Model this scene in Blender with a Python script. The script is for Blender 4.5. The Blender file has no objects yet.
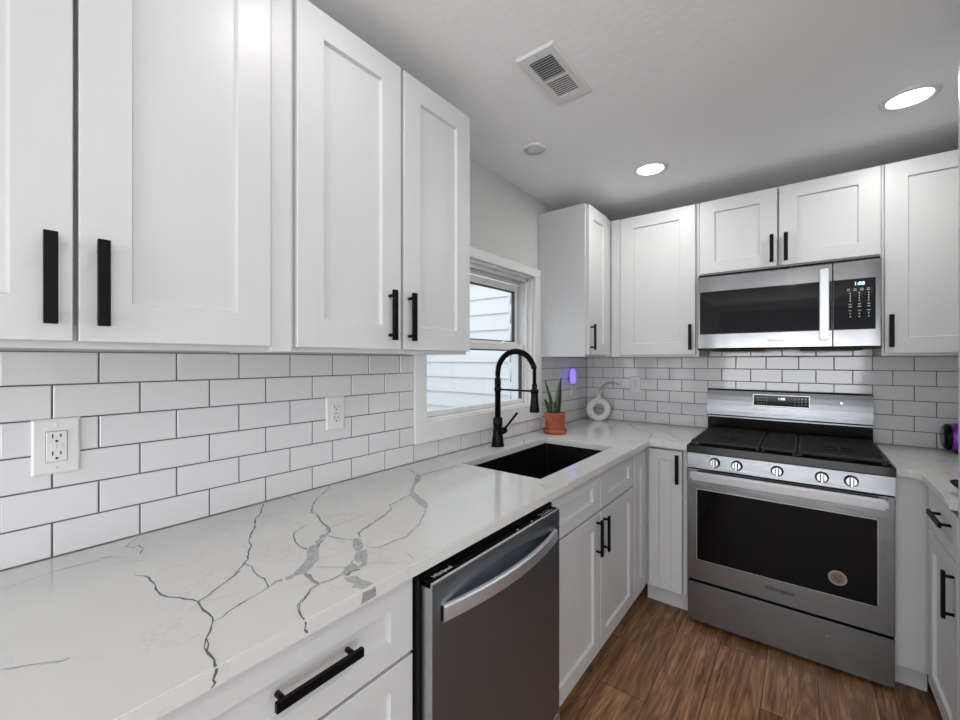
import bpy, bmesh, math, random
from mathutils import Vector, Matrix
random.seed(7)
PI = math.pi
scn = bpy.context.scene
COL = scn.collection

# ------------------------------------------------------------------ camera
cam_d = bpy.data.cameras.new('camera'); cam = bpy.data.objects.new('camera', cam_d); COL.objects.link(cam)
cam_d.sensor_width = 36.0; cam_d.lens = 36.0 * 415.6 / 960.0
cam_d.clip_start = 0.02
cam.location = (1.32, -3.01, 1.352); cam.rotation_euler = (PI / 2, 0, math.radians(38.0))
scn.camera = cam

# ------------------------------------------------------------------ light and exposure
W_STRENGTH = 1.35
DOWNLIGHT_W = 2.8
REAR_W = 85.0
SIDE_W = 102.0
EXPOSURE = 0.10
w = bpy.data.worlds.new('sky'); scn.world = w; w.use_nodes = True
wb = w.node_tree.nodes['Background']; wb.inputs[0].default_value = (0.90, 0.94, 1.0, 1); wb.inputs[1].default_value = W_STRENGTH
scn.view_settings.view_transform = 'Standard'; scn.view_settings.look = 'None'
scn.view_settings.exposure = EXPOSURE; scn.view_settings.gamma = 1.0; scn.view_settings.use_curve_mapping = False

def area_light(name, loc, size, sy, power, direction, color=(1, 1, 1), spread=PI, parent=None, shape='RECTANGLE'):
    d = bpy.data.lights.new(name, 'AREA'); d.shape = shape; d.size = size; d.size_y = sy
    d.energy = power; d.color = color; d.spread = spread
    o = bpy.data.objects.new(name, d); COL.objects.link(o); o.parent = parent; o.location = loc
    o.rotation_euler = Vector(direction).to_track_quat('-Z', 'Y').to_euler()
    return o
# two added fill lamps behind the camera, tilted up to bounce off the ceiling
area_light('fill_rear', (1.2, -6.42, 1.25), 2.2, 1.9, REAR_W, (0, 1, 1.3), (0.97, 0.98, 1.0))
area_light('fill_side', (4.92, -4.4, 1.25), 1.9, 1.9, SIDE_W, (-1, 0, 2.2), (0.97, 0.98, 1.0))
area_light('daylight_window', (-0.75, -1.5, 2.3), 1.0, 1.0, 9.0, (0.55, 0.1, -0.8), (0.93, 0.96, 1.0))

# ------------------------------------------------------------------ materials
def mat(name, col, rough=0.5, metal=0.0, **k):
    m = bpy.data.materials.new(name); m.use_nodes = True
    b = m.node_tree.nodes['Principled BSDF']
    b.inputs['Base Color'].default_value = (*col, 1); b.inputs['Roughness'].default_value = rough; b.inputs['Metallic'].default_value = metal
    if 'coat' in k: b.inputs['Coat Weight'].default_value = k['coat']; b.inputs['Coat Roughness'].default_value = 0.05
    if 'emit' in k: b.inputs['Emission Color'].default_value = (*k['emit'], 1); b.inputs['Emission Strength'].default_value = k.get('es', 1)
    if 'trans' in k: b.inputs['Transmission Weight'].default_value = k['trans']; b.inputs['IOR'].default_value = k.get('ior', 1.45)
    if 'spec' in k: b.inputs['Specular IOR Level'].default_value = k['spec']
    return m
def N(m, t, **k):
    n = m.node_tree.nodes.new(t)
    for a, v in k.items(): setattr(n, a, v)
    return n
def LK(m, a, b): m.node_tree.links.new(a, b)
def BS(m): return m.node_tree.nodes['Principled BSDF']
def noise_bump(m, scale, strength, dist=0.002, stretch=(1, 1, 1), detail=3.0):
    tc = N(m, 'ShaderNodeTexCoord'); mp = N(m, 'ShaderNodeMapping'); mp.inputs['Scale'].default_value = stretch
    nz = N(m, 'ShaderNodeTexNoise'); nz.inputs['Scale'].default_value = scale; nz.inputs['Detail'].default_value = detail
    bp = N(m, 'ShaderNodeBump'); bp.inputs['Strength'].default_value = strength; bp.inputs['Distance'].default_value = dist
    LK(m, tc.outputs['Object'], mp.inputs[0]); LK(m, mp.outputs[0], nz.inputs['Vector']); LK(m, nz.outputs['Fac'], bp.inputs['Height']); LK(m, bp.outputs[0], BS(m).inputs['Normal'])
    return nz
def noise_color(m, c0, c1, scale, stretch=(1, 1, 1), lo=0.35, hi=0.65, detail=4.0):
    tc = N(m, 'ShaderNodeTexCoord'); mp = N(m, 'ShaderNodeMapping'); mp.inputs['Scale'].default_value = stretch
    nz = N(m, 'ShaderNodeTexNoise'); nz.inputs['Scale'].default_value = scale; nz.inputs['Detail'].default_value = detail
    cr = N(m, 'ShaderNodeValToRGB'); cr.color_ramp.elements[0].position = lo; cr.color_ramp.elements[1].position = hi
    cr.color_ramp.elements[0].color = (*c0, 1); cr.color_ramp.elements[1].color = (*c1, 1)
    LK(m, tc.outputs['Object'], mp.inputs[0]); LK(m, mp.outputs[0], nz.inputs['Vector']); LK(m, nz.outputs['Fac'], cr.inputs[0]); LK(m, cr.outputs[0], BS(m).inputs['Base Color'])

M = {}
M['cabinet'] = mat('cabinet_white', (0.595, 0.60, 0.605), 0.38)
M['wall'] = mat('wall_paint', (0.56, 0.565, 0.56), 0.8); noise_bump(M['wall'], 140, 0.15, 0.001)
M['room'] = mat('room_paint', (0.76, 0.78, 0.79), 0.85); noise_bump(M['room'], 140, 0.1, 0.001)
M['ceiling'] = mat('ceiling_paint', (0.89, 0.90, 0.91), 0.9); noise_bump(M['ceiling'], 38, 0.22, 0.005, detail=5)
M['trim'] = mat('trim_white', (0.72, 0.725, 0.72), 0.35)
M['tile'] = mat('tile_glaze', (0.64, 0.642, 0.65), 0.08); noise_bump(M['tile'], 9, 0.10, 0.004, detail=1)
M['grout'] = mat('grout_grey', (0.10, 0.10, 0.105), 0.9)
M['black'] = mat('matte_black', (0.003, 0.003, 0.003), 0.36, spec=0.12)
M['black_gloss'] = mat('black_enamel', (0.006, 0.006, 0.0065), 0.14, spec=0.14)
M['black_glass'] = mat('black_glass', (0.003, 0.003, 0.0033), 0.05, spec=0.15)
M['iron'] = mat('cast_iron', (0.009, 0.0088, 0.0085), 0.5, spec=0.3); noise_bump(M['iron'], 300, 0.3, 0.0006)
M['sink'] = mat('black_granite', (0.004, 0.004, 0.004), 0.35, spec=0.3)
M['steel'] = mat('brushed_steel', (0.225, 0.238, 0.252), 0.27, 1.0); noise_bump(M['steel'], 3, 0.45, 0.0012, (1.2, 1.2, 160), 4)
M['steel_side'] = mat('steel_side', (0.48, 0.485, 0.49), 0.38, 1.0)
M['steel_dark'] = mat('dark_stainless', (0.27, 0.315, 0.36), 0.34, 1.0); noise_bump(M['steel_dark'], 3, 0.5, 0.0012, (1.2, 1.2, 190), 4)
M['steel_bar'] = mat('polished_steel', (0.46, 0.475, 0.49), 0.34, 1.0); noise_bump(M['steel_bar'], 3, 0.2, 0.001, (120, 1.2, 120), 3)
M['steel_dw'] = mat('handle_steel', (0.85, 0.87, 0.90), 0.38, 1.0); noise_bump(M['steel_dw'], 3, 0.3, 0.001, (1.2, 1.2, 160), 3)
M['steel_knob'] = mat('knob_steel', (0.42, 0.43, 0.44), 0.3, 1.0)
M['steel_mirror'] = mat('smooth_steel', (0.19, 0.195, 0.20), 0.17, 1.0); noise_bump(M['steel_mirror'], 7, 0.6, 0.004, (1, 1, 0.4), 1)
M['chrome'] = mat('chrome', (0.75, 0.75, 0.75), 0.08, 1.0)
M['plastic'] = mat('white_plastic', (0.68, 0.68, 0.68), 0.25)
M['slot'] = mat('dark_slot', (0.01, 0.01, 0.01), 0.6)
M['terracotta'] = mat('terracotta', (0.50, 0.135, 0.055), 0.6); noise_color(M['terracotta'], (0.26, 0.055, 0.022), (0.42, 0.10, 0.04), 18)
M['soil'] = mat('soil', (0.03, 0.02, 0.015), 0.95)
M['leaf'] = mat('leaf_green', (0.03, 0.12, 0.03), 0.35); noise_color(M['leaf'], (0.003, 0.014, 0.005), (0.012, 0.048, 0.014), 22, (1, 1, 5))
M['leaf_edge'] = mat('leaf_edge_yellow', (0.22, 0.30, 0.08), 0.4)
M['ceramic'] = mat('ceramic_cream', (0.74, 0.72, 0.69), 0.6); noise_bump(M['ceramic'], 80, 0.5, 0.002)
M['twig'] = mat('dried_grass', (0.42, 0.39, 0.36), 0.9)
M['purple'] = mat('purple_metal', (0.30, 0.08, 0.55), 0.25, 0.6)
M['glow'] = mat('violet_light', (0.4, 0.3, 0.9), 0.4, emit=(0.20, 0.12, 0.95), es=1.1)
M['lens'] = mat('lamp_lens', (0.9, 0.9, 0.9), 0.5, emit=(1.0, 0.985, 0.95), es=6.0)
M['lens_off'] = mat('unlit_lens', (0.6, 0.6, 0.6), 0.5)
M['digit'] = mat('display_digits', (0.3, 0.4, 0.6), 0.5, emit=(0.5, 0.68, 1.0), es=1.6)
M['print'] = mat('printed_white', (0.55, 0.55, 0.55), 0.5)
M['print_dark'] = mat('printed_black', (0.02, 0.02, 0.02), 0.5)
M['gold'] = mat('gold_sticker', (0.22, 0.15, 0.095), 0.4, 0.3)
M['silver'] = mat('silver_ring', (0.30, 0.285, 0.27), 0.4, 0.3)
M['siding'] = mat('white_siding', (0.78, 0.78, 0.79), 0.6)
M['gasket'] = mat('window_gasket', (0.03, 0.03, 0.035), 0.6)
M['vein_d'] = mat('vein_dark', (0.12, 0.118, 0.115), 0.14)
M['vein_m'] = mat('vein_mid', (0.29, 0.285, 0.28), 0.14)
M['vein_f'] = mat('vein_fill', (0.42, 0.42, 0.415), 0.14); noise_color(M['vein_f'], (0.33, 0.325, 0.32), (0.45, 0.45, 0.44), 60, (1, 3, 1), 0.35, 0.65)
M['vein_l'] = mat('vein_light', (0.45, 0.45, 0.445), 0.14)

def glass_mat():
    m = bpy.data.materials.new('window_glass'); m.use_nodes = True; nt = m.node_tree; nt.nodes.clear()
    out = nt.nodes.new('ShaderNodeOutputMaterial'); mx = nt.nodes.new('ShaderNodeMixShader'); tr = nt.nodes.new('ShaderNodeBsdfTransparent')
    gl = nt.nodes.new('ShaderNodeBsdfGlossy'); gl.inputs['Roughness'].default_value = 0.02; fr0 = nt.nodes.new('ShaderNodeLayerWeight'); pw = nt.nodes.new('ShaderNodeMath'); pw.operation = 'POWER'; pw.inputs[1].default_value = 5.0; fr = nt.nodes.new('ShaderNodeMath'); fr.operation = 'MULTIPLY_ADD'; fr.inputs[1].default_value = 0.85; fr.inputs[2].default_value = 0.035; nt.links.new(fr0.outputs['Facing'], pw.inputs[0]); nt.links.new(pw.outputs[0], fr.inputs[0])
    tr.inputs[0].default_value = (0.95, 0.97, 0.98, 1)
    nt.links.new(fr.outputs[0], mx.inputs[0]); nt.links.new(tr.outputs[0], mx.inputs[1]); nt.links.new(gl.outputs[0], mx.inputs[2]); nt.links.new(mx.outputs[0], out.inputs[0])
    return m
M['glass'] = glass_mat()

def quartz():
    m = mat('quartz', (0.62, 0.615, 0.60), 0.10)
    tc = N(m, 'ShaderNodeTexCoord'); n1 = N(m, 'ShaderNodeTexNoise'); n1.inputs['Scale'].default_value = 3.0; n1.inputs['Detail'].default_value = 8; n1.inputs['Roughness'].default_value = 0.65
    ma = N(m, 'ShaderNodeMath', operation='SUBTRACT'); ma.inputs[1].default_value = 0.5; ab = N(m, 'ShaderNodeMath', operation='ABSOLUTE')
    cr = N(m, 'ShaderNodeValToRGB'); cr.color_ramp.elements[0].position = 0.0; cr.color_ramp.elements[1].position = 0.010
    cr.color_ramp.elements[0].color = (0.565, 0.56, 0.55, 1); cr.color_ramp.elements[1].color = (0.62, 0.615, 0.60, 1)
    LK(m, tc.outputs['Object'], n1.inputs['Vector']); LK(m, n1.outputs['Fac'], ma.inputs[0]); LK(m, ma.outputs[0], ab.inputs[0]); LK(m, ab.outputs[0], cr.inputs[0]); LK(m, cr.outputs[0], BS(m).inputs['Base Color'])
    return m
M['quartz'] = quartz()

def wood_floor():
    m = mat('oak_planks', (0.2, 0.1, 0.05), 0.42)
    tc = N(m, 'ShaderNodeTexCoord'); sp = N(m, 'ShaderNodeSeparateXYZ'); LK(m, tc.outputs['Object'], sp.inputs[0])
    def MM(op, a, b=None, c=None):
        n = N(m, 'ShaderNodeMath', operation=op)
        for i, v in enumerate((a, b, c)):
            if v is None: continue
            if isinstance(v, (int, float)): n.inputs[i].default_value = v
            else: LK(m, v, n.inputs[i])
        return n.outputs[0]
    PW, PL = 0.181, 1.22
    u = MM('DIVIDE', MM('SUBTRACT', sp.outputs[0], 0.641 - 10 * PW), PW)
    row = MM('FLOOR', u); fu = MM('SUBTRACT', u, row)
    off = MM('MULTIPLY', MM('SUBTRACT', row, 10.0), 0.896)
    v = MM('DIVIDE', MM('SUBTRACT', MM('SUBTRACT', sp.outputs[1], -1.317 - 12.2), off), PL)
    cl = MM('FLOOR', v); fv = MM('SUBTRACT', v, cl)
    idx = MM('ADD', MM('MULTIPLY', row, 17.3), MM('MULTIPLY', cl, 5.7))
    wn = N(m, 'ShaderNodeTexWhiteNoise', noise_dimensions='1D'); LK(m, idx, wn.inputs['W'])
    # grain coordinates, shifted per plank
    cx = N(m, 'ShaderNodeCombineXYZ'); LK(m, MM('ADD', MM('MULTIPLY', sp.outputs[0], 9.0), MM('MULTIPLY', wn.outputs['Value'], 40)), cx.inputs[0])
    LK(m, MM('ADD', MM('MULTIPLY', sp.outputs[1], 1.1), MM('MULTIPLY', wn.outputs['Value'], 23)), cx.inputs[1]); 
    big = N(m, 'ShaderNodeTexNoise'); big.inputs['Scale'].default_value = 1.0; big.inputs['Detail'].default_value = 3; big.inputs['Distortion'].default_value = 1.0
    LK(m, cx.outputs[0], big.inputs['Vector'])
    ringv = MM('FRACT', MM('MULTIPLY', big.outputs['Fac'], 9.0))
    ring = MM('ABSOLUTE', MM('SUBTRACT', ringv, 0.5))
    cx2 = N(m, 'ShaderNodeCombineXYZ'); LK(m, MM('MULTIPLY', sp.outputs[0], 150.0), cx2.inputs[0]); LK(m, MM('MULTIPLY', sp.outputs[1], 4.0), cx2.inputs[1]); LK(m, idx, cx2.inputs[2])
    fine = N(m, 'ShaderNodeTexNoise'); fine.inputs['Scale'].default_value = 1.0; fine.inputs['Detail'].default_value = 5; LK(m, cx2.outputs[0], fine.inputs['Vector'])
    blot = N(m, 'ShaderNodeTexNoise'); blot.inputs['Scale'].default_value = 4.0; blot.inputs['Detail'].default_value = 3
    LK(m, cx.outputs[0], blot.inputs['Vector'])
    f = MM('ADD', MM('ADD', MM('MULTIPLY', ring, 0.34), MM('MULTIPLY', fine.outputs['Fac'], 0.50)), MM('ADD', MM('MULTIPLY', wn.outputs['Value'], 0.12), MM('MULTIPLY', blot.outputs['Fac'], 0.62)))
    cr = N(m, 'ShaderNodeValToRGB'); e = cr.color_ramp.elements; e[0].position = 0.42; e[0].color = (0.070, 0.030, 0.012, 1); e[1].position = 0.90; e[1].color = (0.44, 0.255, 0.135, 1)
    mid = cr.color_ramp.elements.new(0.66); mid.color = (0.225, 0.108, 0.048, 1)
    LK(m, MM('MULTIPLY', f, 0.92), cr.inputs[0])
    # seams
    e1 = MM('MINIMUM', fu, MM('SUBTRACT', 1.0, fu)); e2 = MM('MINIMUM', fv, MM('SUBTRACT', 1.0, fv))
    s1 = MM('LESS_THAN', e1, 0.0085); s2 = MM('LESS_THAN', e2, 0.0014); s = MM('MAXIMUM', s1, s2)
    mix = N(m, 'ShaderNodeMixRGB'); mix.inputs[2].default_value = (0.018, 0.009, 0.005, 1); LK(m, MM('MULTIPLY', s, 0.85), mix.inputs[0]); LK(m, cr.outputs[0], mix.inputs[1]); LK(m, mix.outputs[0], BS(m).inputs['Base Color'])
    bp = N(m, 'ShaderNodeBump'); bp.inputs['Strength'].default_value = 0.35; bp.inputs['Distance'].default_value = 0.002
    LK(m, MM('SUBTRACT', fine.outputs['Fac'], MM('MULTIPLY', s, 1.5)), bp.inputs['Height']); LK(m, bp.outputs[0], BS(m).inputs['Normal'])
    return m
M['floor'] = wood_floor()

# ------------------------------------------------------------------ mesh helpers
class MB:
    """collects shapes and links them as ONE mesh object"""
    def __init__(s): s.bm = bmesh.new(); s.mats = []
    def mi(s, m):
        if m not in s.mats: s.mats.append(m)
        return s.mats.index(m)
    def faces(s, fs, m, smooth=False):
        i = s.mi(m)
        for f in fs: f.material_index = i; f.smooth = smooth
    def box(s, x0, x1, y0, y1, z0, z1, m=None, bev=0.0, seg=1):
        r = bmesh.ops.create_cube(s.bm, size=1.0); vs = r['verts']
        for v in vs:
            v.co = Vector(((x0 + x1) / 2 + v.co.x * (x1 - x0), (y0 + y1) / 2 + v.co.y * (y1 - y0), (z0 + z1) / 2 + v.co.z * (z1 - z0)))
        fs = set(f for v in vs for f in v.link_faces)
        if bev > 0:
            es = list(set(e for v in vs for e in v.link_edges))
            rr = bmesh.ops.bevel(s.bm, geom=es, offset=bev, segments=seg, affect='EDGES', clamp_overlap=True)
            fs = set(f for f in fs if f.is_valid) | set(rr['faces'])
        s.faces(fs, m); return s
    def quad(s, pts, m, smooth=False):
        f = s.bm.faces.new([s.bm.verts.new(p) for p in pts]); s.faces([f], m, smooth); return f
    def lathe(s, prof, m, n=28, mtx=None, smooth=True, cap0=False, cap1=False):
        rings = []
        for r, z in prof:
            ring = []
            for k in range(n):
                a = 2 * PI * k / n; p = Vector((r * math.cos(a), r * math.sin(a), z))
                ring.append(s.bm.verts.new(mtx @ p if mtx else p))
            rings.append(ring)
        fs = []
        for a, b in zip(rings, rings[1:]):
            for k in range(n): fs.append(s.bm.faces.new((a[k], a[(k + 1) % n], b[(k + 1) % n], b[k])))
        s.faces(fs, m, smooth)
        caps = []
        if cap0: caps.append(s.bm.faces.new(rings[0][::-1]))
        if cap1: caps.append(s.bm.faces.new(rings[-1]))
        s.faces(caps, m); return s
    def tube(s, pts, rad, m, n=12, caps=True, smooth=True):
        pts = [Vector(p) for p in pts]; rs = rad if isinstance(rad, (list, tuple)) else [rad] * len(pts)
        rings = []; up = None
        for i, p in enumerate(pts):
            t = (pts[min(i + 1, len(pts) - 1)] - pts[max(i - 1, 0)]).normalized()
            if up is None:
                up = Vector((0, 0, 1)) if abs(t.z) < 0.9 else Vector((0, 1, 0))
            a = t.cross(up).normalized(); b = a.cross(t).normalized(); up = b
            rings.append([s.bm.verts.new(p + (a * math.cos(2 * PI * k / n) + b * math.sin(2 * PI * k / n)) * rs[i]) for k in range(n)])
        fs = []
        for a, b in zip(rings, rings[1:]):
            for k in range(n): fs.append(s.bm.faces.new((a[k], a[(k + 1) % n], b[(k + 1) % n], b[k])))
        s.faces(fs, m, smooth)
        if caps: s.faces([s.bm.faces.new(rings[0][::-1]), s.bm.faces.new(rings[-1])], m)
        return s
    def rings(s, rs, m, close_last=True, close_first=True):
        """chain of equal-length loops"""
        vr = [[s.bm.verts.new(p) for p in r] for r in rs]; fs = []
        n = len(rs[0])
        for a, b in zip(vr, vr[1:]):
            for k in range(n): fs.append(s.bm.faces.new((a[k], a[(k + 1) % n], b[(k + 1) % n], b[k])))
        if close_first: fs.append(s.bm.faces.new(vr[0][::-1]))
        if close_last: fs.append(s.bm.faces.new(vr[-1]))
        s.faces(fs, m); return s
    def build(s, name, m=None, parent=None, loc=(0, 0, 0), rot=0.0):
        bmesh.ops.recalc_face_normals(s.bm, faces=s.bm.faces)
        for f in s.bm.faces:
            if f.material_index < len(s.mats) and s.mats[f.material_index] is not None and s.mats[f.material_index].name.startswith('vein'):
                f.normal_update()
                if (f.normal.z < -0.3) or (f.normal.x < -0.3): f.normal_flip()
        me = bpy.data.meshes.new(name); s.bm.to_mesh(me); s.bm.free()
        for q in (s.mats if s.mats and s.mats != [None] else [m]): me.materials.append(q if q else m)
        o = bpy.data.objects.new(name, me); COL.objects.link(o); o.parent = parent; o.location = loc; o.rotation_euler = (0, 0, rot)
        return o
def empty(name, label, cat, loc=(0, 0, 0), rz=0.0, group=None):
    o = bpy.data.objects.new(name, None); COL.objects.link(o); o.location = loc; o.rotation_euler = (0, 0, rz); o.empty_display_size = 0.05
    o['label'] = label; o['category'] = cat
    if group: o['group'] = group
    return o
def tag(o, label, cat, group=None):
    o['label'] = label; o['category'] = cat
    if group: o['group'] = group
    return o
def struct(o): o['kind'] = 'structure'; return o
def bx(name, b, m, parent=None, bev=0.0, seg=1):
    return MB().box(*b, m, bev, seg).build(name, m, parent)
def text(name, s, size, m, parent, loc, rot, extrude=0.0002, align='CENTER'):
    c = bpy.data.curves.new(name, 'FONT'); c.body = s; c.size = size; c.extrude = extrude; c.align_x = align; c.align_y = 'CENTER'; c.offset = size * 0.022
    t = bpy.data.objects.new(name + '_curve', c); COL.objects.link(t)
    bpy.context.view_layer.update()
    me = bpy.data.meshes.new_from_object(t.evaluated_get(bpy.context.evaluated_depsgraph_get()))
    bpy.data.objects.remove(t); bpy.data.curves.remove(c)
    me.materials.clear(); me.materials.append(m)
    o = bpy.data.objects.new(name, me); COL.objects.link(o); o.parent = parent; o.location = loc; o.rotation_euler = rot
    return o
FRONT = (PI / 2, 0, 0)     # text that faces local -Y

# ------------------------------------------------------------------ room shell
H = 2.36
WY0, WY1, WZ0, WZ1 = -1.722, -0.795, 1.078, 1.862     # window opening
def wall_left():
    b = MB()
    ys = [-6.5, WY0, WY1, 0.1]; zs = [0, WZ0, WZ1, H]
    for i in range(3):
        for j in range(3):
            if i == 1 and j == 1: continue
            b.box(-0.15, 0, ys[i], ys[i + 1], zs[j], zs[j + 1], M['wall'])
    return struct(b.build('wall_left', M['wall']))
WL = wall_left()
WB = struct(bx('wall_back', (0, 2.5, 0, 0.1, 0, H), M['wall']))
struct(MB().box(2.35, 2.5, -2.6, 0, 0, H, M['room']).box(2.5, 5.0, -2.6, -2.5, 0, H, M['room']).box(5.0, 5.1, -3.3, -2.5, 0, H, M['room'])
       .box(5.0, 5.1, -6.6, -5.5, 0, H, M['room']).box(5.0, 5.1, -5.5, -3.3, 0, 0.2, M['room']).box(5.0, 5.1, -5.5, -3.3, 2.25, H, M['room']).build('wall_right', M['room']))
struct(MB().box(0, 0.05, -6.6, -6.5, 0, H, M['room']).box(2.4, 5.0, -6.6, -6.5, 0, H, M['room']).box(0.05, 2.4, -6.6, -6.5, 0, 0.2, M['room'])
       .box(0.05, 2.4, -6.6, -6.5, 2.25, H, M['room']).build('wall_rear', M['room']))
struct(bx('floor', (-0.15, 5.1, -6.6, 0.1, -0.05, 0), M['floor']))
struct(bx('ceiling', (-0.15, 5.1, -6.6, 0.1, H, H + 0.08), M['ceiling']))

# subway tiles: one mesh per wall, every tile a bevelled slab on dark grout
TW, TH, TG = 0.1543, 0.0765, 0.0032
def tiles(parent, name, axis, u0, u1, phase, rows, skip):
    b = MB()
    def P(u, d, z): return (d, u, z) if axis == 'y' else (u, -d, z)
    for r in range(rows):
        z0 = 0.9145 + r * TH; z1 = min(z0 + TH, skip.get('ztop', 9))
        segs = [(u0, u1)]
        for (a, c, za, zb) in skip.get('holes', []):
            if z0 + 0.03 > za and z0 + 0.03 < zb:
                ns = []
                for s in segs:
                    if c <= s[0] or a >= s[1]: ns.append(s); continue
                    if a > s[0]: ns.append((s[0], a))
                    if c < s[1]: ns.append((c, s[1]))
                segs = ns
        ph = phase + (TW / 2 if r % 2 else 0)
        for (a, c) in segs:
            # grout bed
            b.rings([[P(a, 0.0003, z0), P(c, 0.0003, z0), P(c, 0.0003, z1), P(a, 0.0003, z1)], [P(a, 0.0058, z0), P(c, 0.0058, z0), P(c, 0.0058, z1), P(a, 0.0058, z1)]], M['grout'])
            k = math.floor((a - ph) / TW)
            while ph + k * TW < c:
                t0 = max(a, ph + k * TW) + TG / 2; t1 = min(c, ph + (k + 1) * TW) - TG / 2; k += 1
                if t1 - t0 < 0.008: continue
                d = [0.0078 + random.uniform(-0.00025, 0.00025) for _ in range(4)]
                za, zb = z0 + TG / 2, z1 - TG / 2; e = 0.0016
                b.rings([[P(t0, 0.005, za), P(t1, 0.005, za), P(t1, 0.005, zb), P(t0, 0.005, zb)],
                         [P(t0, 0.0066, za), P(t1, 0.0066, za), P(t1, 0.0066, zb), P(t0, 0.0066, zb)],
                         [P(t0 + e, d[0], za + e), P(t1 - e, d[1], za + e), P(t1 - e, d[2], zb - e), P(t0 + e, d[3], zb - e)]], M['tile'], close_first=False)
    return b.build(name, M['tile'], parent)
tiles(WL, 'tile_backsplash', 'y', -3.6, -0.009, -2.868, 6, {'holes': [(-1.79, -0.71, 0.985, 9)], 'ztop': 1.371})
tiles(WB, 'tile_backsplash', 'x', 0.009, 2.34, 0.290, 6, {'ztop': 1.371})
tiles(WB, 'tile_backsplash', 'x', 0.836, 1.603, 0.290, 7, {'holes': [(0.5, 1.9, 0.9, 1.36)], 'ztop': 1.44})

# ------------------------------------------------------------------ window
def window():
    b = MB()   # casing boards
    b.box(0, 0.020, -1.790, WY0, 1.080, WZ1, M['trim'], 0.0015); b.box(0, 0.020, WY1, -0.710, 1.080, WZ1, M['trim'], 0.0015)
    b.box(0, 0.022, -1.790, -0.710, WZ1, 1.912, M['trim'], 0.0015); b.box(0, 0.020, -1.790, -0.710, 0.992, 1.080, M['trim'], 0.0015)
    # jamb lining
    b.box(-0.15, 0, WY0, WY0 + 0.012, WZ0, WZ1, M['trim']); b.box(-0.15, 0, WY1 - 0.012, WY1, WZ0, WZ1, M['trim'])
    b.box(-0.15, 0, WY0, WY1, WZ1 - 0.012, WZ1, M['trim']); b.box(-0.15, 0.0, WY0, WY1, WZ0, WZ0 + 0.010, M['trim'])
    # stops, stepping in towards the glass
    b.box(-0.045, -0.030, WY0 + 0.012, WY1 - 0.012, WZ1 - 0.030, WZ1 - 0.012, M['trim'], 0.001); b.box(-0.095, -0.080, WY0 + 0.012, WY1 - 0.012, WZ1 - 0.045, WZ1 - 0.012, M['trim'], 0.001)
    b.box(-0.045, -0.030, WY1 - 0.026, WY1 - 0.012, WZ0 + 0.010, WZ1 - 0.012, M['trim'], 0.001)
    b.box(-0.045, -0.030, WY0 + 0.012, WY0 + 0.026, WZ0 + 0.010, WZ1 - 0.012, M['trim'], 0.001)
    o = struct(b.build('window_1', M['trim']))
    def sash(x0, x1, z0, z1, st, top, bot, low=True):
        y0, y1 = WY0 + 0.013, WY1 - 0.013
        f = MB(); f.box(x0, x1, y0, y0 + st, z0, z1, M['trim'], 0.002); f.box(x0, x1, y1 - st, y1, z0, z1, M['trim'], 0.002)
        f.box(x0, x1, y0 + st, y1 - st, z1 - top, z1, M['trim'], 0.002); f.box(x0, x1, y0 + st, y1 - st, z0, z0 + bot, M['trim'], 0.002)
        s = f.build('window_sash', M['trim'], o)
        xg = (x0 + x1) / 2; a0, a1, c0, c1 = y0 + st, y1 - st, z0 + bot, z1 - top; g = 0.006
        k = MB()
        k.box(x0 + 0.004, x1 - 0.004, a0, a0 + g, c0, c1, M['gasket']); k.box(x0 + 0.004, x1 - 0.004, a1 - g, a1, c0, c1, M['gasket'])
        k.box(x0 + 0.004, x1 - 0.004, a0, a1, c1 - g, c1, M['gasket']); 
        if low: k.box(x0 + 0.004, x1 - 0.004, a0, a1, c0, c0 + g, M['gasket'])
        k.build('gasket', M['gasket'], s)
        bx('glass_pane', (xg - 0.002, xg + 0.002, a0, a1, c0, c1), M['glass'], s)
        return s
    s1 = sash(-0.078, -0.048, WZ0 + 0.010, 1.447, 0.028, 0.036, 0.026, False)
    s2 = sash(-0.125, -0.097, 1.425, 1.815, 0.034, 0.040, 0.038)
    for y in (-1.45, -1.02):
        MB().box(-0.072, -0.050, y - 0.022, y + 0.022, 1.447, 1.455, M['trim'], 0.002).lathe([(0.008, 1.455), (0.008, 1.463)], M['trim'], 12, Matrix.Translation((-0.06, y, 0)), cap1=True).build('sash_lock', M['trim'], s1)
window()

# outside: clapboard wall of the house wing, its corner board, ground
def outside():
    b = MB(); ex = 0.1247; z = 0.963 - 8 * ex
    while z < 3.2:
        b.rings([[(-0.42, -0.395, z), (-6.0, -0.395, z), (-6.0, -0.38, z + ex), (-0.42, -0.38, z + ex)], [(-0.42, -0.412, z), (-6.0, -0.412, z), (-6.0, -0.396, z + ex), (-0.42, -0.396, z + ex)]], M['siding'])
        z += ex
    b.box(-6.0, -0.15, -0.38, -0.20, -0.05, 3.2, M['siding'])
    o = struct(b.build('wall_outside', M['siding']))
    bx('corner_board', (-0.43, -0.33, -0.425, -0.379, -0.05, 3.2), M['trim'], o)
    b = MB(); z = 0.963 - 8 * ex
    while z < 3.0:
        b.rings([[(-0.165, -0.379, z), (-0.165, -0.80, z), (-0.152, -0.80, z + ex), (-0.152, -0.379, z + ex)], [(-0.178, -0.379, z), (-0.178, -0.80, z), (-0.165, -0.80, z + ex), (-0.165, -0.379, z + ex)]], M['siding'])
        z += ex
    b.build('side_siding', M['siding'], o)
    struct(bx('ground_outside', (-8, -0.152, -8, -0.2, -0.25, -0.05), mat('concrete_path', (0.45, 0.45, 0.44), 0.9)))
outside()

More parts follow.
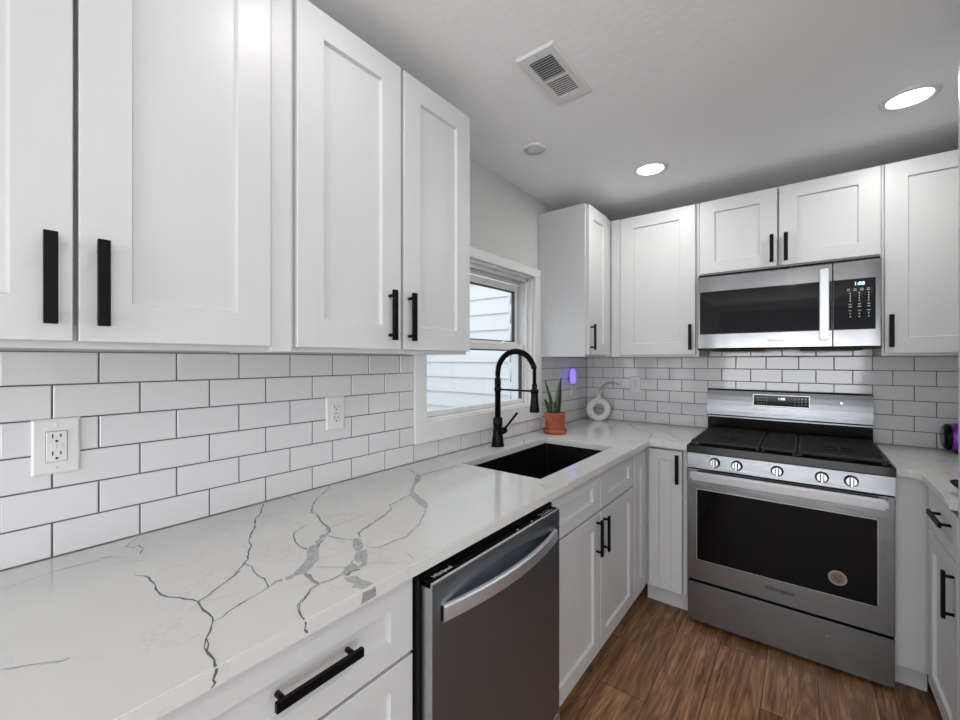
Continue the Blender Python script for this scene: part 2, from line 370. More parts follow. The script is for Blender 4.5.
# ------------------------------------------------------------------ cabinet parts
def rect(x0, x1, z0, z1, y): return [(x0, y, z0), (x1, y, z0), (x1, y, z1), (x0, y, z1)]
def shaker(name, parent, x0, x1, z0, z1, yb, st=0.072, rail=None, t=0.020, dep=0.0105):
    """shaker front: local -Y is the face, back at yb"""
    rl = st if rail is None else rail
    def R(i, y, j=None):
        j = i if j is None else j
        return rect(x0 + i, x1 - i, z0 + j, z1 - j, y)
    rs = [R(0, yb), R(0, yb - t + 0.0015), R(0.0015, yb - t), R(st, yb - t, rl), R(st + 0.0035, yb - t + dep, rl + 0.0035)]
    return MB().rings(rs, M['cabinet']).build(name, M['cabinet'], parent)
def pull(parent, x, z, yf, L=0.152, horiz=False, out=0.032, wd=0.017):
    """flat bar pull centred at x,z on a face at y=yf"""
    b = MB(); h = L / 2; w2 = wd / 2
    if horiz:
        b.box(x - h, x + h, yf - out, yf - out + 0.009, z - w2, z + w2, M['black'], 0.0008)
        for s in (-1, 1): b.tube([(x + s * (h - 0.016), yf - out + 0.006, z), (x + s * (h - 0.016), yf + 0.001, z)], 0.0052, M['black'], 14)
    else:
        b.box(x - w2, x + w2, yf - out, yf - out + 0.009, z - h, z + h, M['black'], 0.0008)
        for s in (-1, 1): b.tube([(x, yf - out + 0.006, z + s * (h - 0.016)), (x, yf + 0.001, z + s * (h - 0.016))], 0.0052, M['black'], 14)
    return b.build('handle', M['black'], parent)

UZ0, UZ1 = 1.372, 2.266
UD = 0.312       # carcass depth; doors add 20 mm
def upper(label, loc, rz, w, doors, h0=UZ0, h1=UZ1, fill=(), rail=0.072, hz=None, st=0.072, group='white wall cabinets'):
    """doors: (x0,x1,handle_x or None); local x along the wall, front at -UD"""
    t = empty('upper_cabinet', label, 'cabinet', (loc[0], loc[1], h0), rz, group)
    H_ = h1 - h0
    b = MB(); b.box(0, w, -UD + 0.016, -0.0005, 0.012, H_, M['cabinet'], 0.001)
    b.box(0, 0.030, -UD, -UD + 0.0165, 0.012, H_, M['cabinet']); b.box(w - 0.030, w, -UD, -UD + 0.0165, 0.012, H_, M['cabinet']); b.box(0.030, w - 0.030, -UD, -UD + 0.0165, 0.012, 0.04, M['cabinet']); b.box(0.030, w - 0.030, -UD, -UD + 0.0165, H_ - 0.03, H_, M['cabinet'])
    b.box(0, w, -UD, -UD + 0.018, 0, 0.012, M['cabinet']); b.box(0, 0.016, -UD + 0.018, -0.0005, 0, 0.012, M['cabinet']); b.box(w - 0.016, w, -UD + 0.018, -0.0005, 0, 0.012, M['cabinet'])
    b.build('carcass', M['cabinet'], t)
    for f0, f1, d in fill: bx('filler_strip', (f0, f1, -UD - d, -UD, 0.0, H_), M['cabinet'], t, 0.001)
    for x0, x1, hx in doors:
        d = shaker('door', t, x0, x1, 0.012, H_ - 0.006, -UD - 0.0006, st, rail)
        if hx is not None: pull(d, hx, (hz if hz else 1.486) - h0, -UD - 0.0206, 0.150 if not hz else 0.145)
    return t
R90 = PI / 2
# window wall (rotated +90: local x -> +y, local -y -> +x)
upper('white two-door wall cabinet nearest the window, above the second outlet', (0, -2.487, 0), R90, 0.681,
      [(0.008, 0.343, 0.297), (0.355, 0.680, 0.375)])
upper('white two-door wall cabinet at the left edge, above the large outlet', (0, -3.212, 0), R90, 0.724,
      [(0.006, 0.334, 0.304), (0.341, 0.669, 0.369)], fill=[(0.672, 0.722, 0.014)])
c = upper('narrow white wall cabinet in the corner, right of the window', (0, -0.728, 0), R90, 0.7275,
      [(0.012, 0.300, 0.036)], fill=[(0.303, 0.395, 0.004)], st=0.062)
# range wall
upper('tall white single-door wall cabinet left of the microwave', (0.3135, 0, 0), 0, 0.521,
      [(0.066, 0.505, 0.481)], fill=[(0.004, 0.062, 0.014)], st=0.085)
upper('short white two-door wall cabinet directly above the microwave', (0.8365, 0, 0), 0, 0.767,
      [(0.004, 0.370, 0.347), (0.378, 0.762, 0.407)], h0=1.834, hz=1.937, st=0.076, rail=0.068)
upper('white single-door wall cabinet right of the microwave, at right edge', (1.6045, 0, 0), 0, 0.60,
      [(0.008, 0.520, 0.029)], fill=[(0.523, 0.598, 0.004)], st=0.076)

# base cabinets: real carcasses (sides, bottom, back, face frame)
BD, BH, KICK = 0.612, 0.883, 0.105
def base(label, loc, rz, w, fronts, name='base_cabinet', top=True, frame=0.03, kick_set=0.070, fill=()):
    t = empty(name, label, 'cabinet', loc, rz, 'white base cabinets')
    b = MB(); b.box(0, 0.018, -BD, -0.0005, KICK, BH, M['cabinet']); b.box(w - 0.018, w, -BD, -0.0005, KICK, BH, M['cabinet'])
    b.box(0.018, w - 0.018, -BD, -0.0005, KICK, KICK + 0.018, M['cabinet']); b.box(0.018, w - 0.018, -0.012, -0.0005, KICK + 0.018, BH, M['cabinet'])
    b.box(0.018, w - 0.018, -BD + 0.016, -BD + 0.030, KICK + 0.018, BH, M['cabinet'])
    b.build('carcass', M['cabinet'], t)
    bx('toe_kick', (0.0, w, -BD + kick_set - 0.012, -BD + kick_set, 0, KICK), M['cabinet'], t)
    for f0, f1 in fill: bx('filler_strip', (f0, f1, -BD - 0.006, -BD, KICK, BH), M['cabinet'], t, 0.001)
    for kind, x0, x1, z0, z1, hh in fronts:
        st = 0.062
        if kind == 'drawer': d = shaker('drawer', t, x0, x1, z0, z1, -BD - 0.0006, st, 0.048)
        elif kind == 'panel': d = shaker('false_drawer_front', t, x0, x1, z0, z1, -BD - 0.0006, st + 0.008, 0.048)
        elif kind == 'slim': d = shaker('corner_panel', t, x0, x1, z0, z1, -BD - 0.0006, 0.065, 0.075)
        else: d = shaker('door', t, x0, x1, z0, z1, -BD - 0.0006, kind if isinstance(kind, float) else st)
        if hh:
            if hh[0] == 'h': pull(d, hh[1], hh[2], -BD - 0.0206, 0.165, True, out=0.032)
            else: pull(d, hh[1], hh[2], -BD - 0.0206, 0.152, False, out=0.029)
    return t
base('white drawer base cabinet left of the dishwasher, under the veined worktop', (0, -2.844, 0), R90, 0.4675,
     [('drawer', 0.008, 0.471, 0.707, 0.871, ('h', 0.236, 0.800)), ('drawer', 0.008, 0.471, 0.412, 0.699, ('h', 0.247, 0.56)), ('drawer', 0.008, 0.471, 0.115, 0.404, ('h', 0.247, 0.27))])
base('white base cabinet at the near end of the worktop', (0, -3.49, 0), R90, 0.642,
     [('drawer', 0.008, 0.612, 0.707, 0.871, ('h', 0.31, 0.79)), ('door', 0.008, 0.612, 0.115, 0.699, None)])
base('white sink base cabinet with two doors and false drawer fronts', (0, -1.750, 0), R90, 0.905,
     [('panel', 0.004, 0.449, 0.713, 0.872, None), ('panel', 0.458, 0.893, 0.713, 0.872, None),
      ('door', 0.004, 0.449, 0.115, 0.704, ('v', 0.414, 0.610)), ('door', 0.458, 0.893, 0.115, 0.704, ('v', 0.491, 0.604))])
# corner filler panel between sink base and range wall
t = empty('corner_cabinet', 'narrow white filler panel cabinet in the inside corner by the sink base', 'cabinet', (0, -0.8445, 0), R90, 'white base cabinets')
MB().box(0, 0.23, -BD, -BD + 0.019, KICK, BH, M['cabinet']).box(0, 0.018, -BD + 0.019, -0.0005, KICK, BH, M['cabinet']).box(0.018, 0.842, -BD + 0.019, -0.0005, KICK, KICK + 0.018, M['cabinet']).build('carcass', M['cabinet'], t)
bx('toe_kick', (0, 0.305, -BD + 0.058, -BD + 0.070, 0, KICK), M['cabinet'], t)
shaker('corner_panel', t, 0.004, 0.190, 0.115, 0.868, -BD - 0.0006, 0.072, 0.085)
base('slim white base cabinet between the corner and the range', (0.6145, 0, 0), 0, 0.218,
     [(0.052, 0.026, 0.196, 0.115, 0.868, ('v', 0.176, 0.775))], fill=[])
# right run, facing the window wall
base('slim white base cabinet filler right of the range', (1.6110, 0, 0), 0, 0.1025, [], fill=[(0.0, 0.1025)])
t = base('white base cabinet with drawer and door at the right edge', (2.3495, -0.6365, 0), -R90, 0.450,
     [('drawer', 0.055, 0.443, 0.713, 0.862, ('h', 0.30, 0.812)), ('door', 0.055, 0.443, 0.115, 0.704, ('v', 0.405, 0.600))], fill=[(0.0, 0.05)])
t.location.x = 1.715 + BD - 0.0
t = empty('pantry_cabinet', 'tall white pantry cabinet side closing the right edge', 'cabinet', (2.3495, -1.0885, 0), -R90)
MB().box(0, 0.60, -0.638, -0.0005, 0.10, 2.266, M['cabinet'], 0.001).box(0, 0.6, -0.60, -0.0005, 0.0, 0.10, M['cabinet']).build('carcass', M['cabinet'], t)
d = shaker('door', t, 0.016, 0.584, 0.115, 2.255, -0.6386); pull(d, 0.53, 1.1, -0.6386 - 0.02)

# ------------------------------------------------------------------ worktops with inlaid veins
VEINS=[["d",2,4,[[0.245,-2.776],[0.267,-2.763],[0.31,-2.761],[0.34,-2.764],[0.372,-2.766],[0.393,-2.758],[0.413,-2.747],[0.451,-2.732]]],["d",2,2,[[0.453,-2.731],[0.445,-2.713],[0.432,-2.691],[0.42,-2.671],[0.404,-2.648],[0.395,-2.636]]],["d",2,3,[[0.452,-2.727],[0.448,-2.715],[0.432,-2.692],[0.418,-2.669],[0.406,-2.652],[0.388,-2.634],[0.367,-2.616]]],["d",4,3,[[0.453,-2.731],[0.475,-2.733],[0.507,-2.734],[0.526,-2.734],[0.539,-2.737]]],["d",2,3,[[0.539,-2.737],[0.54,-2.723],[0.531,-2.711],[0.524,-2.696],[0.523,-2.688]]],["d",3,2,[[0.522,-2.688],[0.517,-2.671],[0.512,-2.651],[0.506,-2.63]]],["m",2,7,[[0.506,-2.63],[0.497,-2.611],[0.501,-2.6]]],["d",3,3,[[0.539,-2.737],[0.563,-2.749],[0.58,-2.76],[0.599,-2.771],[0.62,-2.772],[0.64,-2.772],[0.651,-2.774],[0.658,-2.775]]],["d",2,2,[[0.58,-2.76],[0.596,-2.764],[0.611,-2.77]]],["d",3,3,[[0.024,-2.42],[0.089,-2.457],[0.13,-2.489],[0.191,-2.52],[0.226,-2.545],[0.266,-2.562],[0.292,-2.57],[0.322,-2.589],[0.355,-2.604],[0.367,-2.616]]],["d",3,3,[[0.367,-2.616],[0.396,-2.614],[0.422,-2.62],[0.442,-2.622],[0.467,-2.619],[0.487,-2.623],[0.507,-2.63]]],["m",3,3,[[0.006,-2.336],[0.084,-2.345]]],["m",3,6,[[0.022,-2.195],[0.074,-2.251],[0.125,-2.313],[0.16,-2.341],[0.206,-2.366],[0.241,-2.371],[0.28,-2.386],[0.315,-2.395],[0.338,-2.398]]],["d",2,2,[[0.241,-2.371],[0.28,-2.386],[0.315,-2.395],[0.338,-2.398]]],["f",12,18,[[0.338,-2.398],[0.362,-2.413],[0.377,-2.433],[0.399,-2.458],[0.416,-2.479],[0.426,-2.491]]],["d",2,2,[[0.345,-2.399],[0.366,-2.41],[0.384,-2.433],[0.406,-2.458],[0.42,-2.478]]],["m",3,3,[[0.383,-2.428],[0.414,-2.422],[0.453,-2.404]]],["d",2,3,[[0.28,-2.42],[0.283,-2.441],[0.3,-2.468],[0.326,-2.485],[0.368,-2.5],[0.394,-2.501],[0.413,-2.498]]],["m",3,4,[[0.313,-2.086],[0.312,-2.117],[0.326,-2.156],[0.333,-2.188],[0.368,-2.214],[0.389,-2.255],[0.408,-2.308],[0.418,-2.342],[0.431,-2.372],[0.451,-2.381]]],["m",3,5,[[0.384,-2.254],[0.404,-2.304],[0.419,-2.348],[0.431,-2.372],[0.448,-2.384],[0.458,-2.382]]],["d",2,2,[[0.54,-2.465],[0.552,-2.474],[0.572,-2.475]]],["d",3,5,[[0.588,-2.48],[0.581,-2.496],[0.588,-2.511]]],["f",9,9,[[0.57,-2.45],[0.574,-2.466],[0.579,-2.48]]],["m",1.6,1.6,[[0.508,-2.529],[0.53,-2.513],[0.555,-2.494]]],["m",2.5,2,[[0.574,-2.514],[0.577,-2.532],[0.575,-2.546],[0.57,-2.562]]],["m",8,8,[[0.513,-2.56],[0.539,-2.562],[0.564,-2.566],[0.572,-2.564]]],["m",3,2,[[0.572,-2.563],[0.576,-2.583],[0.588,-2.596],[0.593,-2.61],[0.606,-2.626],[0.624,-2.634],[0.64,-2.639],[0.655,-2.64]]],["d",2,2,[[0.584,-2.593],[0.598,-2.609],[0.605,-2.621],[0.622,-2.632],[0.647,-2.639],[0.655,-2.64]]],["m",2,2,[[0.514,-2.408],[0.537,-2.388],[0.536,-2.362],[0.538,-2.328]]],["m",2,2.5,[[0.538,-2.384],[0.535,-2.346],[0.542,-2.31],[0.526,-2.278],[0.511,-2.235],[0.485,-2.203],[0.453,-2.156]]],["m",3,4,[[0.069,-1.871],[0.144,-1.905]]],["m",5,3,[[0.17,-1.899],[0.17,-1.855],[0.186,-1.796],[0.187,-1.695]]],["m",2,2,[[0.178,-1.778],[0.184,-1.739],[0.187,-1.695]]],["l",1.6,1.6,[[0.246,-2.366],[0.269,-2.349],[0.29,-2.321],[0.313,-2.303],[0.335,-2.297]]],["l",1.6,1.6,[[0.347,-2.398],[0.34,-2.364],[0.341,-2.328],[0.335,-2.297],[0.349,-2.262]]],["d",1.2,1.6,[[0.11,-2.923],[0.101,-2.902],[0.098,-2.876],[0.099,-2.847],[0.102,-2.823],[0.108,-2.806]]],["d",2,2,[[0.097,-2.804],[0.105,-2.787]]],["m",1.2,1.6,[[0.115,-2.949],[0.113,-2.935],[0.11,-2.923]]],["d",1.4,1.6,[[0.025,-2.722],[0.044,-2.739],[0.069,-2.754],[0.09,-2.741]]],["d",1.6,1.6,[[0.14,-2.744],[0.112,-2.731],[0.079,-2.734]]],["l",1.2,1.2,[[0.162,-2.797],[0.16,-2.78],[0.17,-2.762],[0.184,-2.742]]],["l",1.2,1.2,[[0.105,-2.787],[0.137,-2.77],[0.135,-2.755]]],["m",1.4,1.4,[[0.424,-2.965],[0.434,-2.953],[0.442,-2.939],[0.455,-2.924],[0.47,-2.91],[0.469,-2.901]]],["m",4,3,[[0.562,-1.486],[0.588,-1.465],[0.636,-1.491]]],["l",2,3,[[0.535,-1.711],[0.589,-1.733],[0.624,-1.73]]],["l",2,3,[[0.567,-1.712],[0.608,-1.743],[0.644,-1.726]]],["m",3,2,[[0.027,-1.355],[0.022,-1.307],[0.066,-1.309]]],["d",3,3,[[0.113,-1.065],[0.156,-1.147],[0.183,-1.181]]],["l",2,2,[[0.035,-1.001],[0.108,-1.057],[0.092,-0.923]]],["m",5,5,[[0.354,-0.127],[0.389,-0.163],[0.464,-0.314],[0.524,-0.349],[0.598,-0.444],[0.623,-0.496],[0.636,-0.619]]],["m",4,4,[[0.531,-0.204],[0.625,-0.297],[0.669,-0.339],[0.743,-0.47],[0.807,-0.576]]],["m",3,3,[[0.57,-0.753],[0.614,-0.815]]],["l",5,3,[[0.25,-0.072],[0.307,-0.163],[0.315,-0.314],[0.362,-0.449]]],["m",4,4,[[0.362,-0.158],[0.444,-0.272],[0.48,-0.286]]],["l",3,3,[[0.563,-0.743],[0.617,-0.787]]],["m",3,3,[[1.65,-0.307],[1.678,-0.382],[1.738,-0.381],[1.84,-0.323]]],["l",2.5,2.5,[[1.615,-0.643],[1.718,-0.543],[1.763,-0.405],[1.842,-0.343]]],["l",1.5,1.5,[[0.531,-2.421],[0.553,-2.419],[0.548,-2.392],[0.564,-2.385]]],["l",1.5,1.5,[[0.582,-2.45],[0.599,-2.433],[0.625,-2.417]]],["l",1.5,1.5,[[0.603,-2.375],[0.621,-2.371],[0.642,-2.38]]],["l",1.5,1.5,[[0.554,-2.387],[0.57,-2.386],[0.585,-2.379]]],["l",1.2,1.2,[[0.456,-2.729],[0.47,-2.712],[0.477,-2.693],[0.485,-2.673]]],["l",1.2,1.2,[[0.122,-2.487],[0.125,-2.462],[0.142,-2.432],[0.149,-2.402]]]]
VEIN_FILLS=[["f",[[0.415,-2.499],[0.436,-2.482],[0.481,-2.51],[0.487,-2.524],[0.503,-2.539],[0.513,-2.56],[0.506,-2.57],[0.511,-2.59],[0.505,-2.597],[0.496,-2.59],[0.493,-2.574],[0.473,-2.545],[0.453,-2.523]]],["f",[[0.446,-2.397],[0.463,-2.387],[0.493,-2.402],[0.515,-2.423],[0.507,-2.435],[0.48,-2.423]]],["f",[[0.512,-2.436],[0.521,-2.413],[0.56,-2.439],[0.572,-2.454],[0.55,-2.466],[0.533,-2.456]]],["f",[[0.548,-2.477],[0.57,-2.476],[0.583,-2.481],[0.581,-2.496],[0.588,-2.512],[0.581,-2.513],[0.568,-2.511],[0.555,-2.494]]],["f",[[0.589,-2.519],[0.6,-2.503],[0.602,-2.498],[0.625,-2.503],[0.645,-2.496],[0.662,-2.499],[0.662,-2.511],[0.657,-2.522],[0.633,-2.532],[0.625,-2.522],[0.609,-2.525]]],["f",[[0.144,-1.905],[0.174,-1.903],[0.221,-1.957],[0.246,-2.001],[0.292,-2.054],[0.351,-2.081],[0.406,-2.103],[0.434,-2.128],[0.452,-2.157],[0.425,-2.138],[0.388,-2.127],[0.311,-2.087],[0.271,-2.052],[0.226,-1.992],[0.183,-1.946]]],["f",[[0.498,-2.594],[0.493,-2.574],[0.503,-2.574],[0.509,-2.596]]]]
EDGE_VEINS=[[3,[[-2.774,0.912],[-2.777,0.903],[-2.777,0.893],[-2.781,0.887]]],[3,[[-2.641,0.914],[-2.639,0.907],[-2.64,0.9],[-2.636,0.891]]],[2,[[-2.503,0.91],[-2.496,0.909],[-2.495,0.899]]]]
EDGE_FILLS=[[[-2.524,0.91],[-2.497,0.907],[-2.493,0.89],[-2.529,0.889]]]

CT0, CT1, CD = 0.884, 0.914, 0.658
SK = (0.170, 0.552, -1.667, -0.935)   # sink cut-out
def slab(cells_x, cells_y, inside, corner=None):
    bm = bmesh.new(); V = {}
    def v(x, y):
        k = (round(x, 5), round(y, 5))
        if k not in V: V[k] = bm.verts.new((x, y, CT1))
        return V[k]
    for i in range(len(cells_x) - 1):
        for j in range(len(cells_y) - 1):
            xa, xb, ya, yb = cells_x[i], cells_x[i + 1], cells_y[j], cells_y[j + 1]
            if inside((xa + xb) / 2, (ya + yb) / 2): bm.faces.new([v(xa, ya), v(xb, ya), v(xb, yb), v(xa, yb)])
    if corner: corner(bm, v)
    r = bmesh.ops.extrude_face_region(bm, geom=list(bm.faces))
    for g in r['geom']:
        if isinstance(g, bmesh.types.BMVert): g.co.z = CT0
    bmesh.ops.recalc_face_normals(bm, faces=bm.faces)
    es = [e for e in bm.edges if len(e.link_faces) == 2 and e.calc_face_angle(0) > 0.5]
    bmesh.ops.bevel(bm, geom=es, offset=0.0022, segments=2, affect='EDGES', clamp_overlap=True)
    return bm
def ribbon(b, pts, w0, w1, m, to3, rng, seg=0.012, jit=0.35):
    P = [Vector(p) for p in pts]; Q = []
    for a, c in zip(P, P[1:]):
        n = max(1, int((c - a).length / seg))
        for k in range(n): Q.append(a.lerp(c, k / n))
    Q.append(P[-1]); n = len(Q); L = []; Rr = []
    for i, q in enumerate(Q):
        d = (Q[min(i + 1, n - 1)] - Q[max(i - 1, 0)])
        if d.length < 1e-6: d = Vector((1, 0))
        d.normalize(); nn = Vector((-d.y, d.x)); w_ = (w0 + (w1 - w0) * i / max(1, n - 1)) * 0.001
        q2 = q + nn * rng.uniform(-1, 1) * (0.0010 + w_ * 0.25) * (0 if i in (0, n - 1) else 1)
        ww = w_ * 0.5 * (1 + rng.uniform(-jit, jit) * 1.6)
        L.append(q2 + nn * ww); Rr.append(q2 - nn * ww)
    i = b.mi(m)
    for k in range(n - 1):
        f = b.bm.faces.new([b.bm.verts.new(to3(p)) for p in (L[k], Rr[k], Rr[k + 1], L[k + 1])]); f.material_index = i
def fillpoly(b, pts, m, to3, rng, jit=0.0009):
    P = [Vector(p) for p in pts]; Q = []
    for a, c in zip(P, P[1:] + P[:1]):
        n = max(1, int((c - a).length / 0.008))
        for k in range(n): Q.append(a.lerp(c, k / n) + Vector((rng.uniform(-1, 1), rng.uniform(-1, 1))) * jit)
    f = b.bm.faces.new([b.bm.verts.new(to3(p)) for p in Q]); f.material_index = b.mi(m)
    bmesh.ops.triangulate(b.bm, faces=[f])
def veins(b, want):
    rng = random.Random(3)
    K = {'d': 'vein_d', 'm': 'vein_m', 'l': 'vein_l', 'f': 'vein_f'}
    hz = 0
    for t_, pts in VEIN_FILLS:
        hz += 1; zf = CT1 + 0.0001 + 0.00003 * hz
        if want(pts[0]): fillpoly(b, pts, M['vein_f'], lambda p: (min(p.x, CD - 0.003), p.y, zf), rng)
    for t_, w0, w1, pts in VEINS:
        if not want(pts[0]): continue
        hz += 1; zz = CT1 + 0.0002 + 0.000015 * hz
        ribbon(b, pts, w0, w1, M[K[t_]], lambda p: (p.x, p.y, zz), rng)
def from_bm(bm, m):
    b = MB(); b.bm.free(); b.bm = bm; b.mi(m); return b
xs = [0.0085, SK[0], SK[1], CD, 0.8405]; ys = [-3.5, SK[2], SK[3], -CD, -0.0085]
bm = slab(xs, ys, lambda x, y: (x < CD or y > -CD) and not (SK[0] < x < SK[1] and SK[2] < y < SK[3]))
b = from_bm(bm, M['quartz'])
veins(b, lambda p: p[0] < 1.2)
rng = random.Random(5)
for w_, pts in EDGE_VEINS: ribbon(b, pts, w_, w_, M['vein_d'], lambda p: (CD + 0.0006, p.x, min(p.y, CT1 - 0.0015)), rng, 0.004)
for pts in EDGE_FILLS: fillpoly(b, pts, M['vein_m'], lambda p: (CD + 0.0004, p.x, min(p.y, CT1 - 0.002)), rng, 0.0)
o = b.build('worktop', M['quartz']); tag(o, 'long white quartz worktop with grey veins, holding the sink', 'countertop')
RX = 1.676
def corner(bm, v):
    bm.faces.new([v(1.6105, -CD), v(1.652, -CD), v(RX, -CD - 0.030), v(RX + 0.03, -CD - 0.030), v(RX + 0.03, -CD)][:0] or [v(1.652, -CD), v(RX, -CD - 0.030), v(RX, -CD)])
xs = [1.6105, 1.652, RX, 2.335]; ys = [-1.0855, -CD - 0.030, -CD, -0.0085]
b = from_bm(slab(xs, ys, lambda x, y: y > -CD or x > RX, corner), M['quartz'])
veins(b, lambda p: p[0] >= 1.2)
tag(b.build('worktop', M['quartz']), 'short white quartz worktop piece right of the range', 'countertop')

# sink: undermount black bowl
def sink():
    t = empty('kitchen_sink', 'black rectangular undermount sink set into the white worktop', 'sink', ((SK[0] + SK[1]) / 2, (SK[2] + SK[3]) / 2, CT0))
    hx, hy = (SK[1] - SK[0]) / 2 + 0.004, (SK[3] - SK[2]) / 2 + 0.004
    def rr(a, c, z, r, n=6):
        out = []
        for (sx, sy, a0) in ((1, 1, 0), (-1, 1, 90), (-1, -1, 180), (1, -1, 270)):
            for k in range(n + 1):
                an = math.radians(a0 + 90 * k / n); out.append((sx * (a - r) + r * math.cos(an), sy * (c - r) + r * math.sin(an), z))
        return out
    b = MB()
    b.rings([rr(hx + 0.02, hy + 0.02, -0.0005, 0.03), rr(hx, hy, -0.0005, 0.015), rr(hx - 0.004, hy - 0.004, -0.185, 0.018), rr(hx - 0.016, hy - 0.016, -0.205, 0.02), rr(0.05, 0.05, -0.211, 0.0499)], M['sink'], close_first=False, close_last=False)
    b.rings([rr(hx + 0.02, hy + 0.02, -0.0005, 0.03), rr(hx + 0.02, hy + 0.02, -0.008, 0.03), rr(hx + 0.006, hy + 0.006, -0.012, 0.015), rr(hx + 0.004, hy + 0.004, -0.222, 0.018)], M['sink'], close_first=False)
    b.build('sink_bowl', M['sink'], t)
    MB().lathe([(0.052, -0.2095), (0.050, -0.208), (0.040, -0.2105), (0.030, -0.217), (0.004, -0.217)], M['chrome'], 32, cap1=True).build('drain', M['chrome'], t)
sink()

# faucet
def faucet():
    t = empty('kitchen_faucet', 'matte black spring-neck pull-down faucet standing behind the sink', 'faucet', (0.088, -1.286, 0.9142), 0)
    K = M['black']
    MB().lathe([(0.033, 0), (0.033, 0.009), (0.031, 0.012), (0.026, 0.055), (0.0225, 0.104), (0.0240, 0.108), (0.0240, 0.142), (0.020, 0.146)], K, 32, cap0=True, cap1=True).build('base', K, t)
    MB().lathe([(0.0150, 0.134), (0.0145, 0.305), (0.0165, 0.308), (0.0165, 0.345)], K, 24, cap0=True, cap1=True).build('riser', K, t)
    cx, cz, r = 0.108, 0.372, 0.108
    arc = [(0, 0, 0.340), (0, 0, 0.36)] + [(cx - r * math.cos(a), 0, cz + r * math.sin(a)) for a in [PI * k / 26 for k in range(0, 23)]]
    b = MB(); b.tube(arc, 0.0105, K, 14)
    # coil
    co = []; turns = 58; L = len(arc) - 1
    AV = [Vector(p) for p in arc]
    for k in range(turns * 8 + 1):
        f = k / (turns * 8) * L; i = min(int(f), L - 1); p = AV[i].lerp(AV[i + 1], f - i); tg = (AV[i + 1] - AV[i]).normalized()
        n1 = Vector((0, 1, 0)); n2 = tg.cross(n1).normalized(); a = 2 * PI * k / 8
        co.append(p + (n1 * math.cos(a) + n2 * math.sin(a)) * 0.0128)
    b.tube(co, 0.0022, K, 5); b.build('spring_neck', K, t)
    e = arc[-1]
    MB().tube([e, (0.214, 0, cz + 0.025), (0.2155, 0, 0.395), (0.2155, 0, 0.318)], [0.0135, 0.013, 0.0085, 0.0085], K, 14).build('hose', K, t)
    MB().lathe([(0.0095, 0.325), (0.0125, 0.322), (0.0125, 0.296), (0.0165, 0.290), (0.0175, 0.262), (0.0195, 0.235), (0.0235, 0.192), (0.0225, 0.188)], K, 28, Matrix.Translation((0.2155, 0, 0)), cap0=True, cap1=True).build('spray_head', K, t)
    MB().box(0.0, 0.200, -0.0045, 0.0045, 0.284, 0.293, K, 0.001).lathe([(0.0195, 0.280), (0.0195, 0.298)], K, 24, Matrix.Translation((0.2155, 0, 0)), cap0=True, cap1=True).lathe([(0.018, 0.278), (0.018, 0.300)], K, 24, cap0=True, cap1=True).build('holder_arm', K, t)
    MB().tube([(0.012, 0, 0.068), (0.048, 0, 0.088)], 0.0155, K, 18).tube([(0.045, 0, 0.080), (0.052, 0, 0.102), (0.118, 0, 0.178)], [0.0075, 0.0055, 0.0060], K, 12).build('lever', K, t)
faucet()

